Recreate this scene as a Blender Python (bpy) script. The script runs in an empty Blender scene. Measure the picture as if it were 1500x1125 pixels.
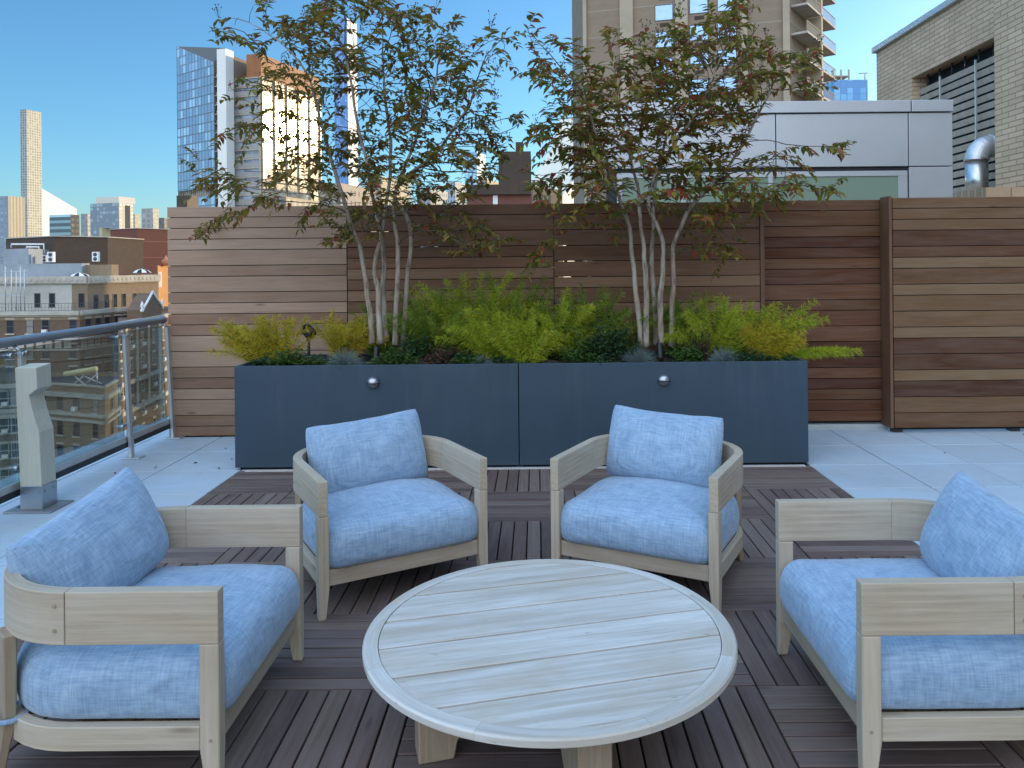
import bpy, math, random
from mathutils import Vector, Matrix, noise
R = math.radians
PI = math.pi
scene = bpy.context.scene
COL = scene.collection
F = 1135.0; CAMZ = 1.53; VPX, VPY = 786.0, 388.0
ROLL = math.asin(.0095)

def at(u, v, Y):
    """world point at depth Y seen along the photo direction u, v"""
    dx, dy = u - VPX, v - VPY
    a = dx*math.cos(ROLL) - dy*math.sin(ROLL)
    b = dx*math.sin(ROLL) + dy*math.cos(ROLL)
    return Vector((a/F*Y, Y, CAMZ - b/F*Y))

# ---------------------------------------------------------------- mesh builder
class MB:
    def __init__(s):
        s.v = []; s.f = []; s.g = []; s.sm = []; s.mi = []
    def add(s, verts, faces, gco=None, smooth=False, mi=0):
        n = len(s.v)
        verts = [Vector(p) for p in verts]
        s.v += verts
        s.g += [Vector(p) for p in (gco if gco is not None else verts)]
        for f in faces:
            s.f.append([i+n for i in f]); s.sm.append(smooth); s.mi.append(mi)
    def box(s, c, size, M=None, axis=0, mi=0, off=None):
        """box centred at c; grain runs along 'axis' (gco x)"""
        hx, hy, hz = size[0]/2, size[1]/2, size[2]/2
        c = Vector(c)
        loc = [Vector((x*hx, y*hy, z*hz)) for x in (-1,1) for y in (-1,1) for z in (-1,1)]
        perm = {0:(0,1,2), 1:(1,0,2), 2:(2,0,1)}[axis]
        o = off if off is not None else (c.x*1.37+c.y*2.11+c.z*3.7)
        g = [Vector((p[perm[0]], p[perm[1]]+o, p[perm[2]]+o*.5)) for p in loc]
        w = [(M @ p if M else p) + c for p in loc]
        s.add(w, [(0,1,3,2),(4,6,7,5),(0,4,5,1),(2,3,7,6),(0,2,6,4),(1,5,7,3)], g, mi=mi)
    def span(s, a, b, axis=0, mi=0):
        a = Vector(a); b = Vector(b)
        s.box((a+b)/2, (abs(b.x-a.x), abs(b.y-a.y), abs(b.z-a.z)), axis=axis, mi=mi)
    def tube(s, pts, rad, n=8, caps=True, smooth=True, mi=0):
        pts = [Vector(p) for p in pts]
        if not hasattr(rad, '__len__'): rad = [rad]*len(pts)
        t0 = (pts[1]-pts[0]).normalized()
        up = Vector((0,0,1)) if abs(t0.z) < .9 else Vector((1,0,0))
        x = t0.cross(up).normalized()
        vs = []; gs = []; L = 0
        for i, p in enumerate(pts):
            if i == 0: t = pts[1]-p
            elif i == len(pts)-1: t = p-pts[i-1]
            else: t = pts[i+1]-pts[i-1]
            t.normalize()
            x = (x - t*x.dot(t))
            if x.length < 1e-6: x = t.orthogonal()
            x.normalize(); y = t.cross(x)
            if i: L += (p-pts[i-1]).length
            for k in range(n):
                a = 2*PI*k/n
                vs.append(p + (x*math.cos(a)+y*math.sin(a))*rad[i])
                gs.append(Vector((L, math.cos(a)*rad[i], math.sin(a)*rad[i])))
        fs = []
        for i in range(len(pts)-1):
            for k in range(n):
                k2 = (k+1) % n
                fs.append((i*n+k, i*n+k2, (i+1)*n+k2, (i+1)*n+k))
        s.add(vs, fs, gs, smooth, mi)
        if caps:
            b = len(s.v)-len(vs)
            s.f.append([b+k for k in reversed(range(n))]); s.sm.append(False); s.mi.append(mi)
            e = b+(len(pts)-1)*n
            s.f.append([e+k for k in range(n)]); s.sm.append(False); s.mi.append(mi)
    def lathe(s, prof, c, n=24, smooth=True, M=None, mi=0):
        c = Vector(c); vs = []; fs = []
        for (r, z) in prof:
            for k in range(n):
                a = 2*PI*k/n
                p = Vector((r*math.cos(a), r*math.sin(a), z))
                vs.append((M @ p if M else p)+c)
        for i in range(len(prof)-1):
            for k in range(n):
                k2 = (k+1) % n
                fs.append((i*n+k, i*n+k2, (i+1)*n+k2, (i+1)*n+k))
        fs.append(tuple(reversed(range(n)))); m = (len(prof)-1)*n
        fs.append(tuple(m+k for k in range(n)))
        s.add(vs, fs, None, smooth, mi)
    def prism(s, poly, z0, z1, mi=0, top=True, bottom=False):
        """vertical walls over an XY polygon (ccw); gco = (distance along wall, z, 0)"""
        n = len(poly)
        zt = z1 if hasattr(z1, '__len__') else [z1]*n
        L = 0
        for i in range(n):
            a = Vector(poly[i]); b = Vector(poly[(i+1) % n]); d = (b-a).length
            s.add([(a.x,a.y,z0),(b.x,b.y,z0),(b.x,b.y,zt[(i+1)%n]),(a.x,a.y,zt[i])], [(0,1,2,3)],
                  [(0,0,0),(d,0,0),(d,zt[(i+1)%n]-z0,0),(0,zt[i]-z0,0)], mi=mi)
        if top: s.add([(p[0],p[1],zt[i]) for i, p in enumerate(poly)], [tuple(range(n))], mi=mi)
        if bottom: s.add([(p[0],p[1],z0) for p in poly], [tuple(reversed(range(n)))], mi=mi)
    def build(s, name, mat, parent=None, bevel=0, seg=1, subsurf=0):
        me = bpy.data.meshes.new(name)
        me.from_pydata([tuple(p) for p in s.v], [], s.f)
        if s.v:
            at_ = me.attributes.new('gco', 'FLOAT_VECTOR', 'POINT')
            at_.data.foreach_set('vector', [c for p in s.g for c in p])
            me.polygons.foreach_set('use_smooth', s.sm)
            me.polygons.foreach_set('material_index', s.mi)
        o = bpy.data.objects.new(name, me)
        for m in (mat if isinstance(mat, (list, tuple)) else [mat]): me.materials.append(m)
        COL.objects.link(o)
        if parent: o.parent = parent
        if bevel:
            b = o.modifiers.new('bevel', 'BEVEL'); b.width = bevel; b.segments = seg
            b.limit_method = 'ANGLE'; b.angle_limit = R(40)
        if subsurf:
            b = o.modifiers.new('sub', 'SUBSURF'); b.levels = subsurf; b.render_levels = subsurf
        return o

def tag(o, label=None, cat=None, group=None, kind=None):
    if label: o['label'] = label
    if cat: o['category'] = cat
    if group: o['group'] = group
    if kind: o['kind'] = kind
    return o
def thing(name, label, cat, loc=(0,0,0), rz=0, group=None):
    o = bpy.data.objects.new(name, None); COL.objects.link(o)
    o.location = loc; o.rotation_euler = (0,0,rz); o.empty_display_size = .2
    return tag(o, label, cat, group)
def copy_tree(o, parent=None):
    c = o.copy(); COL.objects.link(c); c.parent = parent
    for ch in list(o.children): copy_tree(ch, c)
    return c

# ---------------------------------------------------------------- materials
class NT:
    def __init__(s, name):
        s.m = bpy.data.materials.new(name); s.m.use_nodes = True
        s.t = s.m.node_tree; s.N = s.t.nodes; s.L = s.t.links
        s.b = s.N['Principled BSDF']; s.out = s.N['Material Output']
    def n(s, typ, **kw):
        nd = s.N.new(typ)
        for k, v in kw.items():
            if k == 'inp':
                for a, b in v.items(): s.set(nd.inputs[a], b)
            else: setattr(nd, k, v)
        return nd
    def set(s, sock, v):
        if isinstance(v, bpy.types.NodeSocket): s.L.new(v, sock)
        elif isinstance(v, bpy.types.Node): s.L.new(v.outputs[0], sock)
        else:
            if sock.type == 'RGBA' and hasattr(v, '__len__') and len(v) == 3: v = (*v, 1)
            sock.default_value = v
    def math(s, op, a, b=0.0, c=None):
        d = s.n('ShaderNodeMath', operation=op); s.set(d.inputs[0], a); s.set(d.inputs[1], b)
        if c is not None: s.set(d.inputs[2], c)
        return d.outputs[0]
    def mix(s, f, a, b, mode='MIX'):
        d = s.n('ShaderNodeMix', data_type='RGBA', blend_type=mode)
        s.set(d.inputs[0], f); s.set(d.inputs[6], a); s.set(d.inputs[7], b)
        return d.outputs[2]
    def ramp(s, f, *stops):
        d = s.n('ShaderNodeValToRGB'); e = d.color_ramp.elements
        while len(e) < len(stops): e.new(.5)
        for el, (p, c) in zip(e, stops):
            el.position = p; el.color = (*c, 1) if hasattr(c, '__len__') else (c, c, c, 1)
        s.set(d.inputs[0], f); return d.outputs[0]
    def attr(s, nm='gco'):
        return s.n('ShaderNodeAttribute', attribute_name=nm).outputs['Vector']
    def obj(s): return s.n('ShaderNodeTexCoord').outputs['Object']
    def mapping(s, v, scale=(1,1,1), loc=(0,0,0), rot=(0,0,0)):
        d = s.n('ShaderNodeMapping'); s.set(d.inputs[0], v)
        d.inputs['Scale'].default_value = scale; d.inputs['Rotation'].default_value = rot
        if isinstance(loc, bpy.types.NodeSocket): s.L.new(loc, d.inputs['Location'])
        else: d.inputs['Location'].default_value = loc
        return d.outputs[0]
    def noise(s, v, scale=5, detail=4, rough=.55, dist=0):
        d = s.n('ShaderNodeTexNoise'); s.set(d.inputs['Vector'], v)
        d.inputs['Scale'].default_value = scale; d.inputs['Detail'].default_value = detail
        d.inputs['Roughness'].default_value = rough; d.inputs['Distortion'].default_value = dist
        return d.outputs[0]
    def rnd(s): return s.n('ShaderNodeNewGeometry').outputs['Random Per Island']
    def bump(s, h, dist=.002, strength=.6, normal=None):
        d = s.n('ShaderNodeBump'); s.set(d.inputs['Height'], h)
        d.inputs['Distance'].default_value = dist; d.inputs['Strength'].default_value = strength
        if normal is not None: s.L.new(normal, d.inputs['Normal'])
        return d.outputs[0]
    def done(s, color, rough=.6, normal=None, metal=0, spec=.4):
        s.set(s.b.inputs['Base Color'], color); s.set(s.b.inputs['Roughness'], rough)
        s.set(s.b.inputs['Metallic'], metal); s.b.inputs['Specular IOR Level'].default_value = spec
        if normal is not None: s.L.new(normal, s.b.inputs['Normal'])
        return s.m

def combine_off(t, r, k=37.0):
    d = t.n('ShaderNodeCombineXYZ')
    t.set(d.inputs[0], t.math('MULTIPLY', r, k)); t.set(d.inputs[1], t.math('MULTIPLY', r, k*1.7)); t.set(d.inputs[2], t.math('MULTIPLY', r, k*.6))
    return d.outputs[0]

def wood(name, cols, grain=.35, rough=.55, spec=.3, weather=None, wamt=.5, nails=False, knots=True):
    """planked wood: one tone per board (island), long grain along gco.x"""
    t = NT(name); r = t.rnd(); off = combine_off(t, r)
    g = t.n('ShaderNodeVectorMath', operation='ADD'); t.set(g.inputs[0], t.attr()); t.set(g.inputs[1], off); g = g.outputs[0]
    n = len(cols)
    base = t.ramp(r, *[(i/n, c) for i, c in enumerate(cols)])
    base.node.color_ramp.interpolation = 'CONSTANT'
    fine = t.noise(t.mapping(g, (3, 90, 90)), 1, 6, .65, .3)
    wide = t.noise(t.mapping(g, (1.2, 14, 14)), 1, 4, .6, 1.2)
    wav = t.n('ShaderNodeTexWave', wave_type='BANDS', bands_direction='Y', inp={'Vector': t.mapping(g, (.8, 9, 9)), 'Scale': 1.3, 'Distortion': 7.0, 'Detail': 3.0, 'Detail Scale': .7})
    c = t.mix(t.math('MULTIPLY', t.ramp(fine, (.35, 0), (.7, 1)), grain), base, (.02,.014,.01))
    c = t.mix(t.math('MULTIPLY', t.ramp(wav.outputs['Fac'], (.3, 0), (.9, 1)), grain*.55), c, t.mix(.5, base, (.03,.018,.012)))
    c = t.mix(t.ramp(wide, (.35, 0), (.8, .28)), c, t.mix(.35, base, (.6,.52,.45)))
    if weather:
        w = t.noise(t.mapping(g, (2.2, 7, 7)), 1, 5, .65)
        c = t.mix(t.math('MULTIPLY', t.ramp(w, (.38, 0), (.66, 1)), wamt), c, weather)
    if knots:
        vo = t.n('ShaderNodeTexVoronoi', feature='F1', inp={'Vector': t.mapping(g, (1.6, 7, 7)), 'Scale': 1.0})
        k = t.ramp(vo.outputs['Distance'], (.03, 1), (.1, 0))
        c = t.mix(t.math('MULTIPLY', k, .5), c, (.03,.02,.012))
    rr = t.math('ADD', rough, t.math('MULTIPLY', fine, .2))
    return t.done(c, rr, t.bump(t.math('ADD', fine, t.math('MULTIPLY', wav.outputs['Fac'], .3)), .0015, .5), 0, spec)

def plain(name, col, rough=.5, metal=0, var=.12, scale=6, bump=0, bscale=200, spec=.4):
    t = NT(name); o = t.obj()
    n = t.noise(o, scale, 5, .6)
    c = t.mix(t.ramp(n, (.3, 0), (.7, 1)), tuple(x*(1-var) for x in col), tuple(min(1, x*(1+var)) for x in col))
    nm = t.bump(t.noise(o, bscale, 3), bump, .5) if bump else None
    rr = t.math('ADD', rough-.05, t.math('MULTIPLY', t.noise(o, scale*2.3, 4), .1))
    return t.done(c, rr, nm, metal, spec)

def fabric(name):
    t = NT(name); o = t.obj()
    a = t.noise(t.mapping(o, (190, 15, 15)), 1, 3, .6); b = t.noise(t.mapping(o, (15, 190, 15)), 1, 3, .6); c_ = t.noise(t.mapping(o, (15, 15, 190)), 1, 3, .6)
    a2 = t.noise(t.mapping(o, (75, 9, 9)), 1, 2, .6); b2 = t.noise(t.mapping(o, (9, 75, 9)), 1, 2, .6); c2 = t.noise(t.mapping(o, (9, 9, 75)), 1, 2, .6)
    s = t.math('ADD', t.math('ADD', a, b), c_); s2 = t.math('ADD', t.math('ADD', a2, b2), c2)
    m = t.math('ADD', t.math('MULTIPLY', s, .76), t.math('MULTIPLY', s2, .24))
    soft = t.noise(o, 3.2, 3, .5)
    m = t.math('ADD', m, t.math('MULTIPLY', t.math('SUBTRACT', soft, .5), .12))
    col = t.ramp(t.math('MULTIPLY', m, .333), (.395, FAB[0]), (.5, FAB[1]), (.61, FAB[2]))
    wr = t.noise(t.mapping(o, (5, 5, 5)), 1, 4, .6, .8)
    fold = t.n('ShaderNodeTexWave', wave_type='BANDS', bands_direction='DIAGONAL', inp={'Vector': t.mapping(o, (1, .8, 1.3)), 'Scale': 2.6, 'Distortion': 9.0, 'Detail': 2.0, 'Detail Scale': 1.4}).outputs['Fac']
    fold = t.ramp(fold, (.72, 0), (1, 1))
    nm = t.bump(s, .001, .6); nm = t.bump(wr, .014, .5, nm); nm = t.bump(fold, .006, .35, nm)
    t.b.inputs['Sheen Weight'].default_value = .25; t.b.inputs['Sheen Roughness'].default_value = .5
    return t.done(col, .9, nm, 0, .1)
FAB = ((.18,.27,.385), (.25,.36,.485), (.345,.46,.58))

M = {}
M['fence_gray'] = wood('weathered ipe boards', [(0.409,0.265,0.178),(0.260,0.145,0.087),(0.442,0.300,0.210),(0.309,0.190,0.123),(0.376,0.244,0.164),(0.232,0.125,0.075),(0.426,0.279,0.192)], .3, .5, weather=(0.442,0.330,0.255), wamt=.2, spec=0.15)
M['fence_mid'] = wood('brown grey ipe boards', [(0.204,0.099,0.055),(0.326,0.189,0.112),(0.143,0.065,0.035),(0.275,0.155,0.091),(0.178,0.086,0.047),(0.357,0.224,0.140),(0.163,0.076,0.042)], .3, .48, weather=(0.337,0.206,0.126), wamt=.15, spec=0.15)
M['fence_red'] = wood('reddish ipe boards', [(0.098,0.031,0.014),(0.143,0.054,0.025),(0.079,0.024,0.011),(0.162,0.068,0.033),(0.119,0.041,0.020),(0.091,0.028,0.014),(0.134,0.059,0.028)], .3, .42, weather=(0.190,0.104,0.055), wamt=.1, spec=0.1)
M['fence_right'] = wood('brown ipe boards', [(0.127,0.054,0.026),(0.196,0.107,0.051),(0.098,0.039,0.020),(0.225,0.135,0.070),(0.147,0.071,0.035),(0.083,0.034,0.019),(0.176,0.094,0.045)], .32, .45, weather=(0.274,0.180,0.096), wamt=.12, spec=0.12)
M['deck'] = wood('weathered ipe deck slats', [(0.113,0.075,0.065),(0.173,0.120,0.103),(0.135,0.085,0.073),(0.200,0.150,0.129),(0.097,0.063,0.055),(0.157,0.110,0.086),(0.130,0.090,0.081)], .4, .55, weather=(0.216,0.175,0.157), wamt=.35)
M['teak'] = wood('pale teak', [(0.412,0.330,0.233),(0.479,0.390,0.280),(0.438,0.355,0.252),(0.500,0.415,0.304)], .32, .5, weather=(0.515,0.470,0.389), wamt=.45)
M['teak_end'] = wood('teak legs', [(.31,.235,.155),(.36,.28,.19),(.34,.26,.175)], .32, .5, weather=(.42,.36,.27), wamt=.35)
M['bleached_old'] = wood('sun bleached teak', [(.56,.54,.495),(.61,.595,.555),(.58,.565,.52),(.54,.515,.465)], .26, .6, weather=(.38,.335,.275), wamt=.65)
M['fabric'] = fabric('slub linen')
def tabletop():
    t = NT('sun bleached teak'); r = t.rnd(); off = combine_off(t, r)
    g = t.n('ShaderNodeVectorMath', operation='ADD'); t.set(g.inputs[0], t.attr()); t.set(g.inputs[1], off); g = g.outputs[0]
    base = t.ramp(r, (0, (.55,.53,.49)), (.35, (.60,.585,.545)), (.7, (.57,.55,.505)))
    st = t.noise(t.mapping(g, (1.1, 22, 22)), 1, 6, .65, .5); bl = t.noise(t.mapping(g, (2.0, 6, 6)), 1, 5, .6, .4); fn = t.noise(t.mapping(g, (5, 130, 130)), 1, 4, .6); sp = t.noise(t.mapping(g, (22, 70, 70)), 1, 3, .6)
    c = t.mix(t.ramp(st, (.42, 0), (.68, .75)), base, (.36,.325,.27))
    c = t.mix(t.ramp(bl, (.46, 0), (.66, .6)), c, (.45,.38,.285))
    c = t.mix(t.ramp(bl, (.25, .5), (.42, 0)), c, (.70,.69,.66))
    c = t.mix(t.ramp(fn, (.5, 0), (.75, .35)), c, (.25,.22,.18))
    c = t.mix(t.ramp(sp, (.68, 0), (.76, .7)), c, (.20,.15,.10))
    return t.done(c, .62, t.bump(t.math('ADD', fn, t.math('MULTIPLY', st, .6)), .0018, .6), 0, .25)
M['bleached'] = tabletop()
M['soil'] = plain('soil', (.035,.026,.02), .95, var=.5, scale=40, bump=.02, bscale=60)
def planter_mat():
    t = NT('slate powder coat'); o = t.obj()
    n = t.noise(o, 2.2, 5, .6); st = t.noise(t.mapping(o, (16, 16, 1.1)), 1, 4, .6); sp = t.noise(o, 90, 3, .7)
    sx = t.n('ShaderNodeSeparateXYZ'); t.set(sx.inputs[0], o)
    c = t.mix(t.ramp(n, (.3, 0), (.7, 1)), (.031,.055,.081), (.038,.065,.094))
    c = t.mix(t.math('MULTIPLY', t.ramp(st, (.52, 0), (.72, .45)), t.ramp(sx.outputs[2], (.15, .25), (.78, 1))), c, (.07,.09,.11))
    c = t.mix(t.math('MULTIPLY', t.ramp(sp, (.6, 0), (.75, .5)), t.ramp(sx.outputs[2], (.02, 1), (.22, 0))), c, (.10,.10,.10))
    return t.done(c, t.math('ADD', .48, t.math('MULTIPLY', n, .2)), t.bump(t.math('ADD', t.math('MULTIPLY', t.noise(o, 420, 2), .1), t.noise(o, 1.6, 2)), .004, .35), 0, .4)
M['planter'] = planter_mat()
M['planter_dark'] = plain('dark recess', (.01,.012,.015), .8)
M['steel'] = plain('brushed stainless', (.42,.44,.46), .32, .9, var=.05, scale=12)
M['rail_paint'] = plain('grey blue handrail', (.34,.37,.41), .35, .35, var=.06)
M['alu'] = plain('satin aluminium', (.55,.58,.58), .4, .55, var=.06)
M['dark_metal'] = plain('dark bronze metal', (.035,.04,.045), .45, .3)
M['black'] = plain('black enamel', (.012,.012,.014), .4)
M['post'] = wood('pale green grey timber', [(0.525,0.526,0.425),(0.525,0.526,0.425)], .14, .6, weather=(0.610,0.585,0.500), wamt=.4, knots=False)
M['strip'] = plain('pale strip', (.6,.55,.5), .6)

def pavers():
    t = NT('concrete pavers'); r = t.rnd(); o = t.obj()
    base = t.ramp(r, (0, (.41,.525,.62)), (.5, (.47,.59,.69)), (1, (.44,.555,.655)))
    n1 = t.noise(o, 1.4, 5, .6); n2 = t.noise(o, 260, 2, .7); n3 = t.noise(o, 9, 6, .7)
    c = t.mix(t.ramp(n1, (.35, 0), (.7, .6)), base, (.45,.46,.46))
    c = t.mix(t.ramp(n2, (.56, 0), (.72, .35)), c, (.25,.25,.25))
    c = t.mix(t.ramp(n3, (.58, 0), (.75, .45)), c, (.30,.31,.32))
    n4 = t.noise(o, .55, 6, .7, 1.0)
    c = t.mix(t.ramp(n4, (.5, 0), (.7, .35)), c, (.28,.33,.37))
    return t.done(c, .85, t.bump(n2, .0008, .4), 0, .2)
M['paver'] = pavers()
M['slab'] = plain('dark roof membrane', (.02,.02,.022), .9)

def glass(name, tint=(.80,.86,.84), rough=.0, fr=1.0):
    t = NT(name)
    tr = t.n('ShaderNodeBsdfTransparent'); t.set(tr.inputs[0], tint)
    gl = t.n('ShaderNodeBsdfGlossy'); gl.inputs['Roughness'].default_value = rough; t.set(gl.inputs[0], (.9,.95,1))
    fz = t.n('ShaderNodeFresnel'); fz.inputs[0].default_value = 1.45
    f = t.math('MULTIPLY', fz.outputs[0], fr)
    mx = t.n('ShaderNodeMixShader'); t.set(mx.inputs[0], f)
    t.L.new(tr.outputs[0], mx.inputs[1]); t.L.new(gl.outputs[0], mx.inputs[2]); t.L.new(mx.outputs[0], t.out.inputs[0])
    return t.m
M['glass'] = glass('railing glass', (.80,.85,.83), 0, .7)
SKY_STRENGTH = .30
# added sky fill: direction, from / to cosine, radiance
SKY_FILL = (((-.1, -.93, .36), .25, .95, (7.2, 5.2, 3.3)), ((-.1, -.35, .94), .1, .85, (3.4, 5.7, 8.6)))
# ---------------------------------------------------------------- camera, sky, sun
scene.view_settings.view_transform = 'Standard'; scene.view_settings.look = 'None'
scene.view_settings.exposure = 0; scene.view_settings.gamma = 1
cam = bpy.data.cameras.new('Camera'); camo = bpy.data.objects.new('Camera', cam); COL.objects.link(camo)
camo.location = (0, 0, CAMZ); camo.rotation_euler = (PI/2, ROLL, 0)
cam.sensor_width = 36; cam.lens = 36*F/1500
cam.shift_x = -(VPX-750)/1500; cam.shift_y = -(562.5-VPY)/1500
cam.clip_start = .05; cam.clip_end = 20000
scene.camera = camo
SUN_EL = R(9.5); SUN_AZ = R(50)          # clockwise from +Y: low, ahead and to the right
w = bpy.data.worlds.new('World'); scene.world = w; w.use_nodes = True
wn = w.node_tree.nodes; bg = wn['Background']
sky = wn.new('ShaderNodeTexSky'); sky.sky_type = 'NISHITA'; sky.sun_disc = False
sky.sun_elevation = SUN_EL; sky.sun_rotation = SUN_AZ
sky.air_density = 1.0; sky.dust_density = .6; sky.ozone_density = 5.5; sky.altitude = 50
# unseen fill lobes added to the sky behind the camera, brightening the shaded terrace
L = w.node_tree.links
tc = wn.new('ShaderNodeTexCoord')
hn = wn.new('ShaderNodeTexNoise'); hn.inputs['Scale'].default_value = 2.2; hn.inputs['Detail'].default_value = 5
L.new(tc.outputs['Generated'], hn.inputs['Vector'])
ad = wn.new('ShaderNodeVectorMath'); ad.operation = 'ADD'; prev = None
for hd, lo, hi, hc in SKY_FILL:
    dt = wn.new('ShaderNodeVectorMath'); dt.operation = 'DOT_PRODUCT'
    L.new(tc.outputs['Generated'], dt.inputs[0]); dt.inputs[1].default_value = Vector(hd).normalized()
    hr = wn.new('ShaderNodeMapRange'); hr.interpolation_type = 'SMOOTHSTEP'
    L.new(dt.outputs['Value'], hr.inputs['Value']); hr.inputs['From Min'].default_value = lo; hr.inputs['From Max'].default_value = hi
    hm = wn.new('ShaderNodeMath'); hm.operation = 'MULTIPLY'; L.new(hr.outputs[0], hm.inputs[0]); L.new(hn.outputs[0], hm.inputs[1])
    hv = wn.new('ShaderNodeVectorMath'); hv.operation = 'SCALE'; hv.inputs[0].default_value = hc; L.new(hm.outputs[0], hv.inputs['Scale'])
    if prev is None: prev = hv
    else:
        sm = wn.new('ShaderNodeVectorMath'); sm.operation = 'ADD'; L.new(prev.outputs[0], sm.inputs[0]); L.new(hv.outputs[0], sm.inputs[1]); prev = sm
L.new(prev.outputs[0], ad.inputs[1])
tn = wn.new('ShaderNodeVectorMath'); tn.operation = 'MULTIPLY'; L.new(sky.outputs[0], tn.inputs[0]); tn.inputs[1].default_value = (1.15, 1.12, .95); L.new(tn.outputs[0], ad.inputs[0])
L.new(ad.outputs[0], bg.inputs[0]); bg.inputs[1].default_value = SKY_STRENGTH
sl = bpy.data.lights.new('sun', 'SUN'); sl.energy = 4.0; sl.angle = R(.5); sl.color = (1, .74, .44)
so = bpy.data.objects.new('sun', sl); COL.objects.link(so)
sd = Vector((math.sin(SUN_AZ)*math.cos(SUN_EL), math.cos(SUN_AZ)*math.cos(SUN_EL), math.sin(SUN_EL)))
so.rotation_euler = sd.to_track_quat('Z', 'Y').to_euler(); so.location = (30, 0, 20)

# ---------------------------------------------------------------- terrace floor
rng = random.Random(4)
mb = MB(); mb.span((-3.95,-3,-.6), (9.2,12,-.05)); tag(mb.build('roof_slab', M['slab']), kind='structure')
DX0, DX1, DY1 = -2.25, 2.045, 5.845
mb = MB()
def pave(x0, x1, y0, y1):
    if x1-x0 < .03 or y1-y0 < .03: return
    mb.span((x0+.0042,y0+.0042,-.045), (x1-.0042,y1-.0042,rng.uniform(-.001,.001)))
ys = [5.845+.61*k for k in range(-15, 6)]
for y0, y1 in zip(ys, ys[1:]):
    x = DX0
    while x > -3.9:
        pave(max(x-.614, -3.92), x, y0, min(y1, 7.6)); x -= .614
    x = DX1
    while x < 9.0:
        pave(x, min(x+.61, 9.0), y0, min(y1, 7.6)); x += .61
    if y0 > 5.8:
        x = DX0
        while x < DX1-.01:
            pave(x, min(x+.61, DX1), y0, min(y1, 7.6)); x += .61
tag(mb.build('paving', M['paver'], bevel=.003), kind='structure')
mb = MB()
xb = [DX0,-1.69,-1.072,-.454,.164,.782,1.40,DX1]
yb = [5.845]+[5.246-.6096*k for k in range(0, 12)]
for r in range(len(yb)-1):
    y1, y0 = yb[r], yb[r+1]
    for c in range(7):
        x0, x1 = xb[c], xb[c+1]
        gap = .0035
        if (c+r) % 2 == 1:                       # slats run front to back
            n = 7 if c == 0 else 8
            p = (x1-x0)/n
            for k in range(n):
                mb.span((x0+k*p+gap, y0+.003, -.022), (x0+(k+1)*p-gap, y1-.003, rng.uniform(-.001,.0012)), axis=1)
        else:
            n = 8; p = (y1-y0)/n
            for k in range(n):
                mb.span((x0+.003, y0+k*p+gap, -.022), (x1-.003, y0+(k+1)*p-gap, rng.uniform(-.001,.0012)), axis=0)
tag(mb.build('deck', M['deck'], bevel=.0025), kind='structure')
# small dead leaves on the floor
mb = MB()
for k in range(24):
    if rng.random() < .6: x, y = rng.uniform(2.1, 6.5), rng.uniform(3.6, 6.9)
    else: x, y = rng.uniform(-3.2,-2.2), rng.uniform(3.6, 6.8)
    a = rng.uniform(0, 6.3); l = rng.uniform(.008,.022); c, s_ = math.cos(a), math.sin(a); wd = l*.4
    mb.add([(x-c*l,y-s_*l,.004),(x-s_*wd,y+c*wd,.012),(x+c*l,y+s_*l,.005),(x+s_*wd,y-c*wd,.003)], [(0,1,2,3)])
tag(mb.build('leaf_litter', plain('dry leaf', (.06,.035,.02), .8)), 'tiny dry brown leaves scattered over the pale pavers', 'leaves', kind='stuff')

# ---------------------------------------------------------------- fence
def board_rows(z0, z1, seed, big=.142, small=.098):
    g = random.Random(seed); z = z1; rows = []
    while z > z0+.02:
        h = g.choice([small, small, big, big, small])
        if z-h < z0+.05: h = z-z0
        rows.append((z-h, z)); z -= h
    return rows
def panel(mbx, x0, x1, y, rows, th=.03, gap=.003, slits=()):
    for k, (a, b) in enumerate(rows):
        cuts = [c for c in slits if c[0] == k]; xa = x0
        for c in sorted(cuts, key=lambda q: q[1])+[(k, x1, x1)]:
            back.span((xa+.01, y+th+.001, a-.02), (c[1]-(.01 if c[1] == x1 else 0), y+th+.012, a+.02)); xa = c[2]
        mbx.span((x0, y, a+gap), (x1, y+th, b-gap), axis=0)
FY = 7.0
back = MB()
f = thing('fence', 'long weathered grey brown horizontal board fence behind the planters', 'fence', (-.65, FY, 0))
def W(o):       # keep world coordinates under a moved parent
    p = o.parent
    o.matrix_parent_inverse = (Matrix.Translation(p.location) @ Matrix.Rotation(p.rotation_euler.z, 4, 'Z')).inverted(); return o
ZT = 2.085
xj = [at(245,400,FY).x, at(508.5,400,FY).x, at(811.5,400,FY).x, at(1114,400,FY).x]
for k, (mn, sd_) in enumerate((('fence_gray', 3), ('fence_mid', 8), ('fence_mid', 21))):
    mb = MB(); rows = board_rows(.012, ZT, sd_)
    panel(mb, xj[k]+.004, xj[k+1]-.004, FY+rng.uniform(0,.002), rows, slits=((),((2,-1.05,-1.0),(2,-.93,-.9),(1,-1.5,-1.46),(1,-1.42,-1.35)),((3,.18,.24),(3,.28,.34),(3,.42,.5),(4,.18,.30),(4,.46,.49),(2,.2,.26)))[k])
    o = W(mb.build('board_panel', M[mn], f, bevel=.002))
mb = MB()
for x in [xj[0]+.06, xj[1], xj[2], xj[3]-.06, (xj[0]+xj[1])/2, (xj[1]+xj[2])/2, (xj[2]+xj[3])/2]:
    mb.span((x-.04, FY+.034, -.04), (x+.04, FY+.11, ZT-.02))
W(mb.build('back_post', M['dark_metal'], f)); W(back.build('backing_batten', M['planter_dark'], f)); back = MB()
mb = MB(); mb.span((xj[3]-.002, FY-.012, .01), (xj[3]+.035, FY+.12, ZT+.004), axis=2)
W(mb.build('end_trim', M['fence_mid'], f, bevel=.002))
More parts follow.
